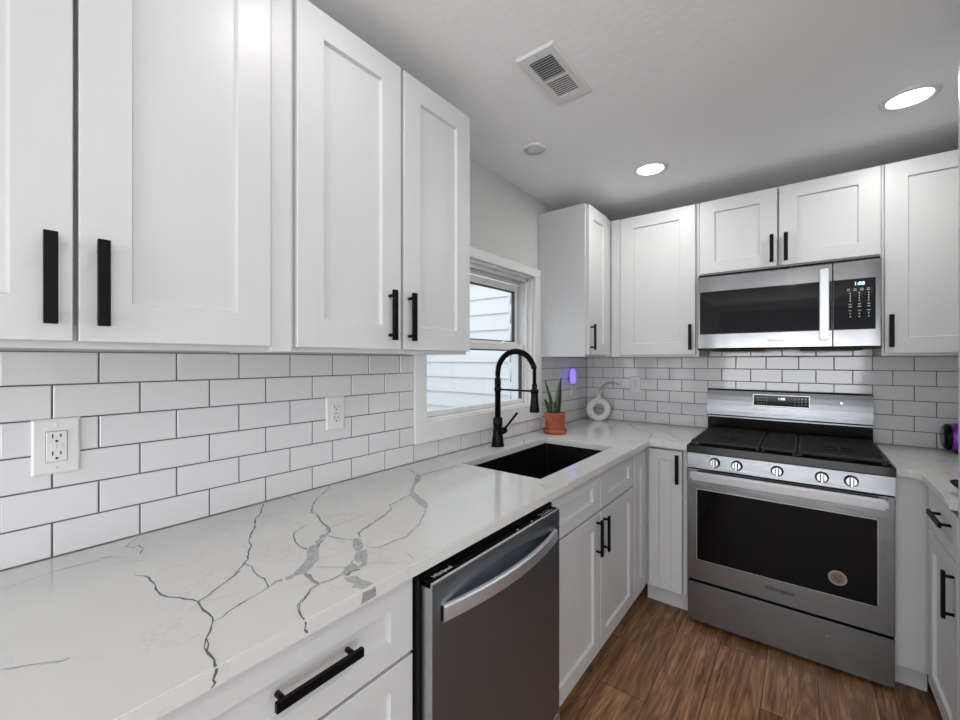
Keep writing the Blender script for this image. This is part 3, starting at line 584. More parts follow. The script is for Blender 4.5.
# ------------------------------------------------------------------ dishwasher
def dishwasher():
    y0, y1, xf, zt = -2.360, -1.764, 0.680, 0.860
    t = empty('dishwasher', 'dark stainless dishwasher with curved bar handle under the worktop', 'dishwasher', (0, y0, 0), R90)
    w = y1 - y0   # local: x 0..w, front at -xf
    MB().box(-0.009, w + 0.006, -0.648, -0.02, 0.10, 0.872, M['black']).box(0.01, w - 0.01, -0.56, -0.10, 0, 0.10, M['black']).build('tub', M['black'], t)
    # door: front with a scooped pocket behind the handle
    nx, nz = 120, 108; zs0, zs1 = 0.115, zt
    def zof(k): return zs0 + (0.738 - zs0) * k / 8 if k <= 8 else (0.738 + 0.092 * (k - 8) / 96 if k <= 104 else 0.830 + (zs1 - 0.830) * (k - 104) / 4)
    def dep(x, z):
        u = (x - w / 2) / (w / 2 - 0.035)
        if abs(u) >= 1: return 0
        top = 0.778 + 0.047 * (1 - u * u) ** 0.8; bot = 0.766
        if z > top or z < bot: return 0
        q = (top - z) / (top - bot)
        edge = min(1.0, (top - z) / 0.004)
        return 0.026 * (1 - u * u) ** 0.5 * min(1, q / 0.15) * (1 - 0.85 * q) 
    b = MB(); g = [[b.bm.verts.new((w * i / nx, -xf + dep(w * i / nx, zof(k)), zof(k))) for k in range(nz + 1)] for i in range(nx + 1)]
    fs = [b.bm.faces.new((g[i][k], g[i + 1][k], g[i + 1][k + 1], g[i][k + 1])) for i in range(nx) for k in range(nz)]
    b.faces(fs, M['steel_dark'], True)
    B0 = -0.6482
    for (a, c) in (((0, 0), (nx, 0)),):
        b.quad([(0, -xf, zs0), (w, -xf, zs0), (w, B0, zs0), (0, B0, zs0)], M['steel_side'])
    b.quad([(0, -xf, zs0), (0, B0, zs0), (0, B0, zs1), (0, -xf, zs1)], M['steel_side']); b.quad([(w, -xf, zs0), (w, B0, zs0), (w, B0, zs1), (w, -xf, zs1)], M['steel_side'])
    b.quad([(0, B0, zs0), (w, B0, zs0), (w, B0, zs1), (0, B0, zs1)], M['steel_side'])
    b.quad([(0, -xf, zs1), (w, -xf, zs1), (w, -xf + 0.006, zs1 + 0.0015), (0, -xf + 0.006, zs1 + 0.0015)], M['chrome'])
    d = b.build('door', M['steel_dark'], t)
    cp = bx('control_strip', (0.0, w, -xf + 0.006, B0, zt - 0.01, zt + 0.0014), M['black_gloss'], t)
    marks = MB()
    for k, x in enumerate((0.36, 0.44, 0.50, 0.515, 0.53, 0.545, 0.56)):
        marks.box(x, x + 0.008, -xf + 0.012, -xf + 0.016, zt + 0.0014, zt + 0.0018, M['print'])
        if k > 1: marks.box(x, x + 0.004, -xf + 0.022, -xf + 0.026, zt + 0.0014, zt + 0.0018, M['print'])
    marks.build('control_marks', M['print'], cp)
    text('logo', 'Whirlpool', 0.015, M['print'], cp, (0.055, -xf + 0.022, zt + 0.0016), (0, 0, 0))
    # bowed bar handle
    n = 30; R_ = []
    for i in range(n + 1):
        x = 0.030 + (w - 0.060) * i / n; u = (i / n) * 2 - 1; yo = -xf - 0.006 - 0.030 * (1 - u * u)
        hh = 0.0185
        R_.append([(x, yo, 0.785 - hh), (x, yo - 0.0035, 0.785 - hh * 0.8), (x, yo - 0.0035, 0.785 + hh * 0.8), (x, yo, 0.785 + hh), (x, yo + 0.008, 0.785 + hh), (x, yo + 0.008, 0.785 - hh)])
    h = MB().rings(R_, M['steel_dw']); h.box(0.030, 0.040, -xf - 0.006, -xf + 0.002, 0.767, 0.803, M['steel_dw']); h.box(w - 0.040, w - 0.030, -xf - 0.006, -xf + 0.002, 0.767, 0.803, M['steel_dw'])
    h.build('handle', M['steel_dw'], d)
    for f in d.data.polygons: pass
    s = MB().lathe([(0.021, 0), (0.021, 0.0006)], M['silver'], 28, Matrix.Translation((0.575, -xf, 0.172)) @ Matrix.Rotation(R90, 4, 'X'), cap0=True, cap1=True)
    s.lathe([(0.015, 0.0007), (0.015, 0.001)], M['gold'], 24, Matrix.Translation((0.575, -xf, 0.172)) @ Matrix.Rotation(R90, 4, 'X'), cap0=True, cap1=True).build('round_sticker', M['gold'], d)
dishwasher()

# ------------------------------------------------------------------ gas range
def gas_range():
    x0, x1 = 0.8430, 1.6085; w = x1 - x0
    t = empty('gas_range', 'stainless steel gas range with five knobs and black oven window', 'range', (x0, 0, 0))
    S = M['steel']
    MB().box(0, w, -0.63, -0.03, 0.03, 0.905, M['black'], 0.002).box(0.03, w - 0.03, -0.58, -0.08, 0.0, 0.03, M['black']).build('body', M['steel_side'], t)
    # storage drawer
    d = bx('storage_drawer', (0.001, w - 0.001, -0.660, -0.631, 0.024, 0.219), S, t, 0.003, 2)
    MB().lathe([(0.0035, 0), (0.0035, 0.0012)], M['chrome'], 14, Matrix.Translation((0.555, -0.660, 0.155)) @ Matrix.Rotation(R90, 4, 'X'), cap0=True, cap1=True).build('drawer_lock', M['chrome'], d)
    # oven door: frame around a window
    wx0, wx1, wz0, wz1 = 0.042, w - 0.050, 0.336, 0.698
    b = MB(); Z0, Z1 = 0.232, 0.797
    b.rings([rect(0.001, w - 0.001, Z0, Z1, -0.631), rect(0.001, w - 0.001, Z0, Z1, -0.6585), rect(0.003, w - 0.003, Z0 + 0.002, Z1 - 0.002, -0.661), rect(wx0, wx1, wz0, wz1, -0.661), rect(wx0 + 0.003, wx1 - 0.003, wz0 + 0.003, wz1 - 0.003, -0.6575)], S)
    od = b.build('oven_door', S, t)
    b = MB(); e = 0.0032
    b.box(wx0 + e, wx1 - e, -0.6590, -0.6577, wz0 + e, wz1 - e, M['black_glass']); ow = b.build('oven_window', M['black_glass'], od)
    tr = MB()
    for (a, c, p, q) in ((wx0, wx1, wz0, wz0 + 0.003), (wx0, wx1, wz1 - 0.003, wz1), (wx0, wx0 + 0.003, wz0, wz1), (wx1 - 0.003, wx1, wz0, wz1)): tr.box(a, c, -0.6622, -0.6605, p, q, M['steel_bar'])
    tr.build('window_trim', M['steel_bar'], od)
    h = MB(); h.box(0.022, w - 0.026, -0.722, -0.702, 0.752, 0.796, M['steel_bar'], 0.009, 4)
    for x in (0.022, w - 0.050): h.box(x, x + 0.024, -0.706, -0.660, 0.757, 0.791, M['steel_side'], 0.002)
    h.build('handle', M['steel_bar'], od)
    text('logo', 'Whirlpool', 0.026, M['print_dark'], od, (0.386, -0.6612, 0.293), FRONT)
    mt = Matrix.Translation((0.588, -0.659, 0.416)) @ Matrix.Rotation(R90, 4, 'X')
    s = MB().lathe([(0.0315, 0), (0.0315, 0.0006)], M['silver'], 32, mt, cap0=True, cap1=True).lathe([(0.0245, 0.0007), (0.0245, 0.0010)], M['gold'], 32, mt, cap0=True, cap1=True)
    for (px, pz, sx, sz) in ((-0.010, 0.006, 0.010, 0.003), (0.006, 0.010, 0.012, 0.003), (-0.004, -0.003, 0.007, 0.005), (0.009, -0.002, 0.008, 0.003), (-0.012, -0.010, 0.008, 0.003), (0.004, -0.012, 0.012, 0.004)):
        s.box(0.588 + px - sx / 2, 0.588 + px + sx / 2, -0.6604, -0.6602, 0.416 + pz - sz / 2, 0.416 + pz + sz / 2, M['print_dark'])
    s.build('round_sticker', M['gold'], od)
    # control panel, slightly tilted, with knobs
    b = MB()
    b.rings([[(0, -0.630, 0.805), (w, -0.630, 0.805), (w, -0.630, 0.878), (0, -0.630, 0.878)], [(0, -0.662, 0.803), (w, -0.662, 0.803), (w, -0.655, 0.878), (0, -0.655, 0.878)]], S)
    cp = b.build('control_panel', S, t)
    tilt = math.atan2(0.007, 0.075)
    for k, kx in enumerate((0.124, 0.218, 0.377, 0.536, 0.632)):
        kn = empty_part = bpy.data.objects.new('knob', None)
        mt = Matrix.Translation((kx, -0.6588, 0.840)) @ Matrix.Rotation(R90 - tilt, 4, 'X')
        b = MB().lathe([(0.0245, -0.001), (0.0240, 0.004), (0.0205, 0.0045)], M['black'], 28, mt).lathe([(0.0205, 0.003), (0.0200, 0.008), (0.0190, 0.022), (0.0172, 0.0245)], M['steel_knob'], 28, mt, cap1=True)
        r = bmesh.ops.create_cube(b.bm, size=1.0); fs = set()
        for v in r['verts']:
            c_ = v.co; sc = 1.0 if c_.z < 0 else 0.75
            v.co = mt @ Vector((c_.x * 0.0100 * sc, c_.y * 0.038, 0.030 + c_.z * 0.014)); fs |= set(v.link_faces)
        b.faces(fs, M['steel_bar']); b.box(kx - 0.0072, kx - 0.0050, -0.6905, -0.6870, 0.826, 0.858, M['black']); b.box(kx + 0.0050, kx + 0.0072, -0.6905, -0.6870, 0.826, 0.858, M['black']); bpy.data.objects.remove(kn)
        k_ = b.build('knob', M['chrome'], t)
        MB().box(kx - 0.034, kx - 0.030, -0.6595, -0.6570, 0.8655, 0.8690, M['print_dark']).build('burner_mark', M['print_dark'], cp)
    # cooktop
    b = MB(); b.rings([rect(-0.002, w + 0.002, 0, 1, 0)[:0] or [(-0.001, -0.668, 0.879), (w + 0.001, -0.668, 0.879), (w + 0.001, -0.055, 0.879), (-0.001, -0.055, 0.879)],
             [(-0.001, -0.672, 0.884), (w + 0.001, -0.672, 0.884), (w + 0.001, -0.055, 0.884), (-0.001, -0.055, 0.884)],
             [(-0.001, -0.668, 0.917), (w + 0.001, -0.668, 0.917), (w + 0.001, -0.055, 0.917), (-0.001, -0.055, 0.917)],
             [(0.008, -0.655, 0.921), (w - 0.008, -0.655, 0.921), (w - 0.008, -0.060, 0.921), (0.008, -0.060, 0.921)],
             [(0.020, -0.640, 0.912), (w - 0.020, -0.640, 0.912), (w - 0.020, -0.070, 0.912), (0.020, -0.070, 0.912)]], M['black_gloss'])
    b.build('cooktop', M['black_gloss'], t)
    # burners
    for (bx_, by_, r_) in ((0.17, -0.22, 0.038), (0.17, -0.50, 0.046), (0.38, -0.36, 0.040), (0.59, -0.22, 0.034), (0.59, -0.50, 0.050)):
        MB().lathe([(r_ + 0.008, 0.912), (r_ + 0.006, 0.921), (r_, 0.923), (r_, 0.929), (r_ - 0.006, 0.931)], M['iron'], 26, Matrix.Translation((bx_, by_, 0)), cap1=True).build('burner', M['iron'], t)
    # continuous grates: left, centre, right
    def grate(a, c, burn):
        b = MB(); zt, zb = 0.943, 0.929; f = 0.012; ya, yb = -0.652, -0.105
        b.box(a, c, ya, ya + f, zb, zt, M['iron'], 0.002); b.box(a, c, yb - f, yb, zb, zt, M['iron'], 0.002)
        b.box(a, a + f, ya + f, yb - f, zb, zt, M['iron'], 0.002); b.box(c - f, c, ya + f, yb - f, zb, zt, M['iron'], 0.002)
        n = 19; mid = (a + c) / 2; hw = 0.052 if (c - a) > 0.2 else 0.018
        for k in range(1, n):
            y = ya + (yb - ya) * k / n
            near = any(abs(y - q) < 0.055 for q in burn)
            if near:
                b.box(a + f, mid - hw, y - 0.0055, y + 0.0055, zb + 0.002, zt, M['iron']); b.box(mid + hw, c - f, y - 0.0055, y + 0.0055, zb + 0.002, zt, M['iron'])
            else: b.box(a + f, c - f, y - 0.0055, y + 0.0055, zb + 0.002, zt, M['iron'])
        for q in burn: b.box(mid - 0.0045, mid + 0.0045, q - 0.06, q + 0.06, zb + 0.002, zt, M['iron']); b.box(mid - hw, mid + hw, q - 0.0045, q + 0.0045, zb + 0.002, zt, M['iron'])
        for x in (a + 0.002, c - 0.016):
            for y in (ya + 0.002, yb - 0.016): b.box(x, x + 0.014, y, y + 0.014, 0.9125, zb, M['iron'])
        return b.build('grate', M['iron'], t)
    grate(0.016, 0.308, (-0.22, -0.50)); grate(0.313, 0.448, (-0.36,)); grate(0.453, w - 0.016, (-0.22, -0.50))
    # backguard
    b = MB(); b.box(-0.006, w - 0.008, -0.055, -0.012, 0.9155, 1.004, M['black_gloss'], 0.002); b.build('backguard_base', M['black_gloss'], t)
    b = MB(); n = 12; prof = [(-0.012, 0.998), (-0.074, 0.998), (-0.079, 1.002), (-0.079, 1.010), (-0.070, 1.016)] + [(-0.070 + 0.022 * (k / 5) ** 2.2, 1.016 + 0.148 * k / 5) for k in range(1, 6)] + [(-0.040, 1.1725), (-0.012, 1.1725)]
    b.rings([[(-0.008, y, z) for y, z in prof], [(w - 0.008, y, z) for y, z in prof]], S)
    bg = b.build('backguard', S, t)
    MB().rings([rect(0.2350, 0.5000, 1.083, 1.150, -0.055), rect(0.2350, 0.5000, 1.083, 1.150, -0.0725), rect(0.2385, 0.4965, 1.0865, 1.1465, -0.0725), rect(0.2385, 0.4965, 1.0865, 1.1465, -0.0715)], M['steel_bar']).build('display_bezel', M['chrome'], bg)
    dp = bx('display', (0.2385, 0.4965, -0.0725, -0.070, 1.0865, 1.1465), M['black_glass'], bg)
    text('clock_digits', '1:08', 0.020, M['digit'], dp, (0.372, -0.0727, 1.128), FRONT)
    mk = MB()
    for x in (0.258, 0.272, 0.286, 0.300, 0.430, 0.448, 0.462, 0.478, 0.492):
        for z in (1.098, 1.114, 1.130): mk.box(x, x + 0.006, -0.0729, -0.0724, z, z + 0.002 + (0.002 if x > 0.46 else 0), M['print'])
    mk.build('key_marks', M['print'], dp)
    MB().lathe([(0.005, 0), (0.004, 0.004)], M['chrome'], 14, Matrix.Translation((0.632, -0.066, 1.120)) @ Matrix.Rotation(R90, 4, 'X'), cap1=True).build('indicator', M['chrome'], bg)
gas_range()

# ------------------------------------------------------------------ microwave
def microwave():
    x0, x1 = 0.8405, 1.5960; w = x1 - x0; z0, z1 = 1.412, 1.818; YF = -0.400
    t = empty('microwave', 'stainless over-the-range microwave with black glass front above the range', 'microwave', (x0, 0, 0))
    S = M['steel_mirror']
    MB().box(0, w, -0.36, -0.012, z0 + 0.006, 1.8330, M['black'], 0.002).build('body', M['black'], t)
    xs_ = 0.584
    b = MB(); wz0, wz1 = 1.494, 1.732
    b.rings([rect(0, xs_, z0, z1, -0.3605), rect(0, xs_, z0, z1, YF + 0.008), rect(0.004, xs_ - 0.001, z0 + 0.006, z1 - 0.006, YF), rect(0.014, xs_ - 0.001 - 0.0, wz0, wz1, YF)[:0] or rect(0.014, xs_ - 0.0012, wz0, wz1, YF), rect(0.015, xs_ - 0.0015, wz0 + 0.001, wz1 - 0.001, YF + 0.002)], S)
    d = b.build('door', S, t)
    dw = bx('door_window', (0.0155, xs_ - 0.002, YF + 0.0003, YF + 0.0018, wz0 + 0.0015, wz1 - 0.0015), M['black_glass'], d)
    h = MB(); h.box(0.536, 0.570, YF - 0.052, YF - 0.042, 1.448, 1.786, M['steel_bar'], 0.003, 3)
    for z in (1.462, 1.752): h.box(0.541, 0.565, YF - 0.044, YF + 0.001, z, z + 0.02, M['steel_bar'], 0.002)
    h.build('handle', M['steel_bar'], d)
    text('logo', 'Whirlpool', 0.016, M['print'], d, (0.362, YF - 0.0002, 1.452), FRONT)
    b = MB(); xa = xs_ + 0.003
    b.rings([rect(xa, w, z0, z1, -0.3605), rect(xa, w, z0, z1, YF + 0.008), rect(xa + 0.001, w - 0.004, z0 + 0.006, z1 - 0.006, YF), rect(xa + 0.0012, w - 0.020, wz0, wz1, YF), rect(xa + 0.0015, w - 0.021, wz0 + 0.001, wz1 - 0.001, YF + 0.002)], S)
    c = b.build('control_panel', S, t)
    g = bx('keypad', (xa + 0.0017, w - 0.0215, YF + 0.0003, YF + 0.0018, wz0 + 0.0015, wz1 - 0.0015), M['black_glass'], c)
    text('clock_digits', '1:08', 0.022, M['digit'], g, (0.680, YF - 0.0001, 1.708), FRONT)
    mk = MB(); rg = random.Random(4)
    for j, z in enumerate((1.683, 1.676, 1.662, 1.650, 1.638, 1.626, 1.612, 1.600, 1.582, 1.566, 1.552)):
        cols = (0.642, 0.665, 0.688, 0.711) if j < 2 else (0.648, 0.680, 0.712)
        for x in cols:
            ww = rg.choice((0.012, 0.010)) if (j < 2 or j in (6, 7, 8)) else 0.004
            mk.box(x - ww / 2, x + ww / 2, YF - 0.0001, YF + 0.0003, z, z + (0.003 if ww > 0.005 else 0.006), M['print'])
    mk.build('key_marks', M['print'], g)
    u = MB(); u.box(0.0, w, -0.392, -0.02, z0 - 0.004, z0 + 0.004, M['black'], 0.001); u.box(0.06, 0.30, -0.33, -0.12, z0 - 0.012, z0 - 0.004, M['steel_side'], 0.001); u.box(0.46, 0.70, -0.33, -0.12, z0 - 0.012, z0 - 0.004, M['steel_side'], 0.001)
    u.build('underside_filters', M['black'], t)
    v = MB()
    for k in range(30): v.box(0.03 + k * 0.0235, 0.046 + k * 0.0235, -0.392, -0.370, z1 + 0.001, z1 + 0.004, M['black'])
    v.box(0, w, -0.392, -0.361, z1 - 0.02, z1 + 0.001, M['black']); v.build('vent_grille', M['black'], t)
microwave()

# ------------------------------------------------------------------ outlets
def outlet(label, loc, rz, kind, w=0.072, h=0.117):
    t = empty('wall_outlet', label, 'outlet', loc, rz)
    P = M['plastic']
    MB().rings([rect(-w / 2, w / 2, -h / 2, h / 2, -0.0004), rect(-w / 2, w / 2, -h / 2, h / 2, -0.004), rect(-w / 2 + 0.004, w / 2 - 0.004, -h / 2 + 0.004, h / 2 - 0.004, -0.0065)], P).build('cover_plate', P, t)
    sl = MB()
    if kind == 'gfci':
        MB().rings([rect(-0.0172, 0.0172, -0.034, 0.034, -0.0064), rect(-0.0172, 0.0172, -0.034, 0.034, -0.0067)], M['slot']).build('socket_gap', M['slot'], t)
        f = MB().rings([rect(-0.0164, 0.0164, -0.0332, 0.0332, -0.0064), rect(-0.0164, 0.0164, -0.0332, 0.0332, -0.0085), rect(-0.0155, 0.0155, -0.0323, 0.0323, -0.0093)], P).build('socket_face', P, t)
        zs = (0.019, -0.019); yf = -0.0093; q = 1.0
        MB().box(-0.0085, -0.0005, yf - 0.0012, yf, -0.006, 0.006, P, 0.0004).box(0.001, 0.009, yf - 0.0012, yf, -0.006, 0.006, P, 0.0004).build('test_button', P, f)
    else:
        zs = (0.0195, -0.0195); yf = -0.0085
        for z in zs:
            f = MB().lathe([(0.0172, 0), (0.0172, 0.0018), (0.0164, 0.0022)], P, 30, Matrix.Translation((0, -0.0063, z)) @ Matrix.Rotation(R90, 4, 'X'), cap1=True).build('socket_face', P, t)
    for z in zs:
        sl.box(-0.0075, -0.0052, yf - 0.0003, yf + 0.001, z + 0.000, z + 0.009, M['slot']); sl.box(0.0052, 0.0075, yf - 0.0003, yf + 0.001, z + 0.001, z + 0.008, M['slot'])
        sl.lathe([(0.0026, 0.0), (0.0026, 0.0013)], M['slot'], 12, Matrix.Translation((0, yf + 0.001, z - 0.007)) @ Matrix.Rotation(R90, 4, 'X'), cap1=True)
    sl.build('slots', M['slot'], t)
    for z in ((0.047, -0.047) if kind == 'gfci' else (0.0,)):
        MB().lathe([(0.0032, 0), (0.0028, 0.0012)], M['chrome'], 12, Matrix.Translation((0, -0.0063, z)) @ Matrix.Rotation(R90, 4, 'X'), cap1=True).build('screw', M['plastic'], t)
    return t
outlet('white square-socket outlet on the tiles at the left edge', (0.0078, -2.862, 1.161), R90, 'gfci', 0.077, 0.122)
outlet('white round-socket outlet on tiles under the two-door wall cabinet', (0.0078, -2.166, 1.164), R90, 'duplex')
outlet('white outlet on the range wall tiles right of the ring vase', (0.374, -0.0078, 1.178), 0, 'duplex')
outlet('white outlet on the window wall tiles near the corner, holding the night light', (0.0078, -0.240, 1.160), R90, 'duplex', 0.085, 0.120)
t = empty('night_light', 'glowing violet plug-in night light above the potted plant', 'night light', (0.0178, -0.240, 1.200), R90)
bx('plug_body', (-0.085, 0.012, -0.022, 0.0, -0.020, 0.045), M['plastic'], t, 0.006, 3)
MB().tube([(-0.092, -0.028, -0.012), (-0.092, -0.030, -0.004), (-0.092, -0.030, 0.062), (-0.092, -0.028, 0.082), (-0.092, -0.024, 0.090)], [0.012, 0.020, 0.021, 0.016, 0.006], M['glow'], 18).build('glowing_shade', M['glow'], t)

# ------------------------------------------------------------------ potted snake plant
def plant():
    t = empty('potted_plant', 'snake plant in a terracotta pot beside the sink', 'plant', (0.140, -0.770, 0.9143))
    T = M['terracotta']
    MB().lathe([(0.058, 0), (0.066, 0.002), (0.070, 0.028), (0.066, 0.029), (0.060, 0.008), (0.004, 0.007)], T, 36, cap0=True, cap1=True).build('saucer', T, t)
    MB().lathe([(0.054, 0.009), (0.0565, 0.030), (0.0605, 0.120), (0.0615, 0.1245), (0.058, 0.1255), (0.055, 0.112), (0.054, 0.108)], T, 40, cap0=True).build('pot', T, t)
    MB().lathe([(0.0555, 0.112), (0.030, 0.116), (0.004, 0.114)], M['soil'], 24, cap1=True).build('soil', M['soil'], t)
    rg = random.Random(2)
    def leaf(px, py, L, lean, ax, wd, curve=0.0, twist=0.0):
        n = 14; b = MB(); ctr = []
        for i in range(n + 1):
            s = i / n; z = 0.108 + L * s * (1 - 0.12 * abs(lean) * s)
            off = lean * L * (s ** 1.3) + curve * s * s
            ctr.append((Vector((px + math.cos(ax) * off, py + math.sin(ax) * off, z)), wd * (math.sin(PI * min(1, 0.28 + 0.72 * s)) ** 0.75 if s < 1 else 0.0), s))
        rows = []
        for c_, w_, s in ctr:
            a = math.radians(38) + twist * s; wv = Vector((math.cos(a), math.sin(a), 0)); nv = Vector((-math.sin(a), math.cos(a), 0))
            w_ = max(w_, 0.0006)
            row = [c_ + wv * (w_ * u) + nv * (0.010 * (u * u) * min(1, w_ / 0.012)) for u in (-1, -0.86, -0.4, 0, 0.4, 0.86, 1)]
            rows.append((row, [p - nv * 0.0022 for p in row]))
        F = [[b.bm.verts.new(p) for p in r[0]] for r in rows]; K = [[b.bm.verts.new(p) for p in r[1]] for r in rows]
        for i in range(n):
            for k in range(6):
                m = M['leaf_edge'] if k in (0, 5) else M['leaf']
                b.faces([b.bm.faces.new((F[i][k], F[i][k + 1], F[i + 1][k + 1], F[i + 1][k])), b.bm.faces.new((K[i][k], K[i + 1][k], K[i + 1][k + 1], K[i][k + 1]))], m, True)
            for k in (0, 6): b.faces([b.bm.faces.new((F[i][k], F[i + 1][k], K[i + 1][k], K[i][k]))], M['leaf_edge'])
        b.build('leaf', M['leaf'], t)
    q = math.radians(38)
    def at(u, v): return (math.cos(q) * u - math.sin(q) * v, math.sin(q) * u + math.cos(q) * v)
    for (u, v, L, lean, wd, cu, tw) in ((0.014, 0.0, 0.232, 0.10, 0.0215, 0.0, 0.3), (-0.006, 0.012, 0.215, -0.20, 0.0120, -0.012, 0.2), (-0.020, -0.006, 0.105, -0.42, 0.0210, -0.002, -0.3), (0.004, -0.016, 0.085, -0.12, 0.018, 0.0, 0.2), (0.022, 0.014, 0.12, 0.16, 0.016, 0, 0.4)):
        x, y = at(u, v); leaf(x, y, L, lean, q, wd, cu, tw)
plant()

# ------------------------------------------------------------------ ring vase with dried grass
def vase():
    t = empty('ring_vase', 'cream ring-shaped vase with dried grass in the corner', 'vase', (0.150, -0.125, 0.9143), math.radians(34))
    R_, r_ = 0.0620, 0.0245; b = MB(); n, m = 48, 18; g = []
    for i in range(n):
        a = 2 * PI * i / n; ring = []
        for k in range(m):
            c_ = 2 * PI * k / m; rr = R_ + r_ * math.cos(c_)
            ring.append(b.bm.verts.new((rr * math.sin(a), r_ * 0.95 * math.sin(c_), max(0.0, R_ + r_ - 0.003 + rr * math.cos(a)))))
        g.append(ring)
    fs = [b.bm.faces.new((g[i][k], g[(i + 1) % n][k], g[(i + 1) % n][(k + 1) % m], g[i][(k + 1) % m])) for i in range(n) for k in range(m)]
    b.faces(fs, M['ceramic'], True); b.build('vase_ring', M['ceramic'], t)
    top = 2 * (R_ + r_) - 0.003
    MB().lathe([(0.019, top - 0.010), (0.013, top + 0.006), (0.0125, top + 0.018), (0.017, top + 0.027), (0.013, top + 0.0265), (0.010, top + 0.012)], M['ceramic'], 24, cap1=True).build('neck', M['ceramic'], t)
    rg = random.Random(9); b = MB()
    stem = [(0, 0, top), (0.004, 0, top + 0.04), (0.022, 0, top + 0.075), (0.055, 0, top + 0.100), (0.095, 0, top + 0.104), (0.135, 0, top + 0.094)]
    b.tube(stem, [0.0016, 0.0016, 0.0015, 0.0014, 0.0012, 0.001], M['twig'], 6)
    S_ = [Vector(p) for p in stem]
    for k in range(150):
        f = 0.9 + 4.1 * k / 150; i = min(int(f), 4); p = S_[i].lerp(S_[i + 1], f - i); tg = (S_[i + 1] - S_[i]).normalized()
        rd = Vector((rg.uniform(-1, 1), rg.uniform(-1, 1), rg.uniform(-1, 1))).normalized()
        e = p + tg * rg.uniform(0.012, 0.022) + rd * rg.uniform(0.004, 0.008)
        b.tube([p, (p + e) / 2 + rd * 0.002, e], [0.0008, 0.0012, 0.0003], M['twig'], 4)
    b.build('dried_grass', M['twig'], t)
vase()

# purple canister and black dish at the right edge
t = empty('purple_canister', 'shiny purple drum-shaped canister with black rim, cut off by the right edge', 'canister', (1.838, -0.085, 0.9143), 0)
mx = Matrix.Translation((0, 0, 0.072)) @ Matrix.Rotation(R90, 4, 'Y')
MB().lathe([(0.060, 0.020), (0.067, 0.040), (0.068, 0.150), (0.060, 0.190), (0.040, 0.200)], M['purple'], 40, mx, cap0=True, cap1=True).box(0.04, 0.06, -0.03, 0.03, 0, 0.02, M['black']).box(0.14, 0.16, -0.03, 0.03, 0, 0.02, M['black']).build('body', M['purple'], t)
MB().lathe([(0.030, 0.0), (0.050, 0.001), (0.061, 0.010), (0.064, 0.022), (0.058, 0.024)], M['black_gloss'], 40, mx, cap0=True, cap1=True).build('rim', M['black_gloss'], t)
t = empty('small_dish', 'small black footed dish on the right worktop near its front edge', 'dish', (1.752, -0.990, 0.9143), 0)
MB().lathe([(0.022, 0), (0.026, 0.004), (0.034, 0.012), (0.050, 0.028), (0.058, 0.040), (0.055, 0.0405), (0.044, 0.026), (0.020, 0.010)], M['black_gloss'], 36, cap0=True, cap1=True).build('bowl', M['black_gloss'], t)

# ------------------------------------------------------------------ ceiling fixtures
def downlight(label, x, y, power=DOWNLIGHT_W):
    t = empty('recessed_light', label, 'light', (x, y, H), 0, 'recessed ceiling lights')
    MB().lathe([(0.086, -0.0005), (0.085, -0.005), (0.070, -0.010), (0.064, -0.005), (0.064, -0.001)], M['trim'], 40).build('trim_ring', M['trim'], t)
    MB().lathe([(0.064, -0.0050), (0.03, -0.0052), (0.004, -0.0052)], M['lens'], 36, cap1=True).build('lens', M['lens'], t)
    area_light('lamp_light', (0, 0, -0.012), 0.12, 0.12, power, (0, 0, -1), (1.0, 0.985, 0.955), PI, t, 'DISK')
    return t
downlight('lit round recessed ceiling light left of the range', 0.680, -0.735, 3.6)
downlight('lit round recessed ceiling light above the right wall cabinet', 1.636, -0.742, 3.6)
downlight('lit round recessed ceiling light behind the camera on window side', 0.66, -2.45, 1.3)
downlight('lit round recessed ceiling light behind the camera on right side', 1.80, -2.45)
downlight('added unseen recessed fill light in the rear of the room', 1.2, -4.5)  # unseen fixture, added to even out the room light
downlight('added unseen recessed fill light in the rear right of the room', 3.4, -4.5)  # another added fixture out of view, for fill
t = empty('unlit_ceiling_light', 'small unlit round ceiling light near the window wall', 'light', (0.305, -1.290, H))
MB().lathe([(0.056, -0.0005), (0.055, -0.006), (0.043, -0.012), (0.040, -0.006)], M['trim'], 36).build('trim_ring', M['trim'], t)
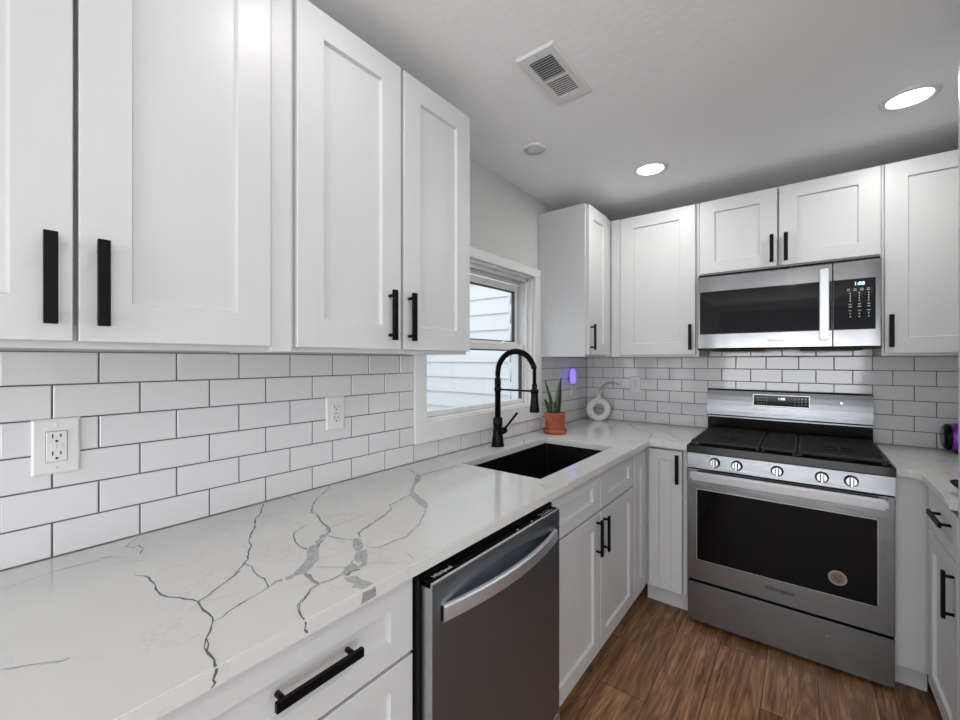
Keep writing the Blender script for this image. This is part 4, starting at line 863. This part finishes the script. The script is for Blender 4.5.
MB().lathe([(0.040, -0.006), (0.036, -0.012), (0.020, -0.015), (0.003, -0.016)], M['lens_off'], 32, cap1=True).build('lens', M['lens_off'], t)

def vent():
    t = empty('ceiling_vent', 'white rectangular louvred air vent in the ceiling', 'vent', (0.624, -1.685, H))
    hx, hy = 0.070, 0.152; ix, iy = 0.043, 0.112
    def R(a, c, z): return [(-a, -c, z), (a, -c, z), (a, c, z), (-a, c, z)]
    MB().rings([R(hx, hy, -0.0005), R(hx, hy, -0.003), R(hx - 0.006, hy - 0.006, -0.008), R(ix, iy, -0.008), R(ix, iy, -0.0006)], M['trim'], close_last=False, close_first=False).build('frame', M['trim'], t)
    bx('duct_opening', (-ix, ix, -iy, iy, -0.0010, -0.0005), M['slot'], t)
    for s in (-1, 1):
        n = 9
        for k in range(n):
            yc = (-iy + 0.004 + (iy - 0.010) * (k + 0.5) / n) if s < 0 else (0.006 + (iy - 0.010) * (k + 0.5) / n)
            a = math.radians(52 if s < 0 else 14); dy, dz = (0.0062 if s < 0 else 0.0036) * math.cos(a), (0.0062 if s < 0 else 0.0036) * math.sin(a)
            b = MB(); th = 0.0005
            b.rings([[(-ix, yc - dy, -0.006 - dz - th), (-ix, yc + dy, -0.006 + dz - th), (-ix, yc + dy, -0.006 + dz + th), (-ix, yc - dy, -0.006 - dz + th)],
                     [(ix, yc - dy, -0.006 - dz - th), (ix, yc + dy, -0.006 + dz - th), (ix, yc + dy, -0.006 + dz + th), (ix, yc - dy, -0.006 - dz + th)]], M['trim'])
            b.build('louvre', M['trim'], t)
    bx('centre_bar', (-ix, ix, -0.004, 0.006, -0.0085, -0.004), M['trim'], t)
    MB().box(-0.004, 0.000, iy + 0.004, iy + 0.020, -0.014, -0.008, M['trim'], 0.001).build('damper_lever', M['trim'], t)
    MB().lathe([(0.0035, -0.0095), (0.002, -0.010)], M['steel_side'], 10, Matrix.Translation((0, -iy - 0.022, 0)), cap1=True, cap0=True).build('screw', M['steel_side'], t)
vent()
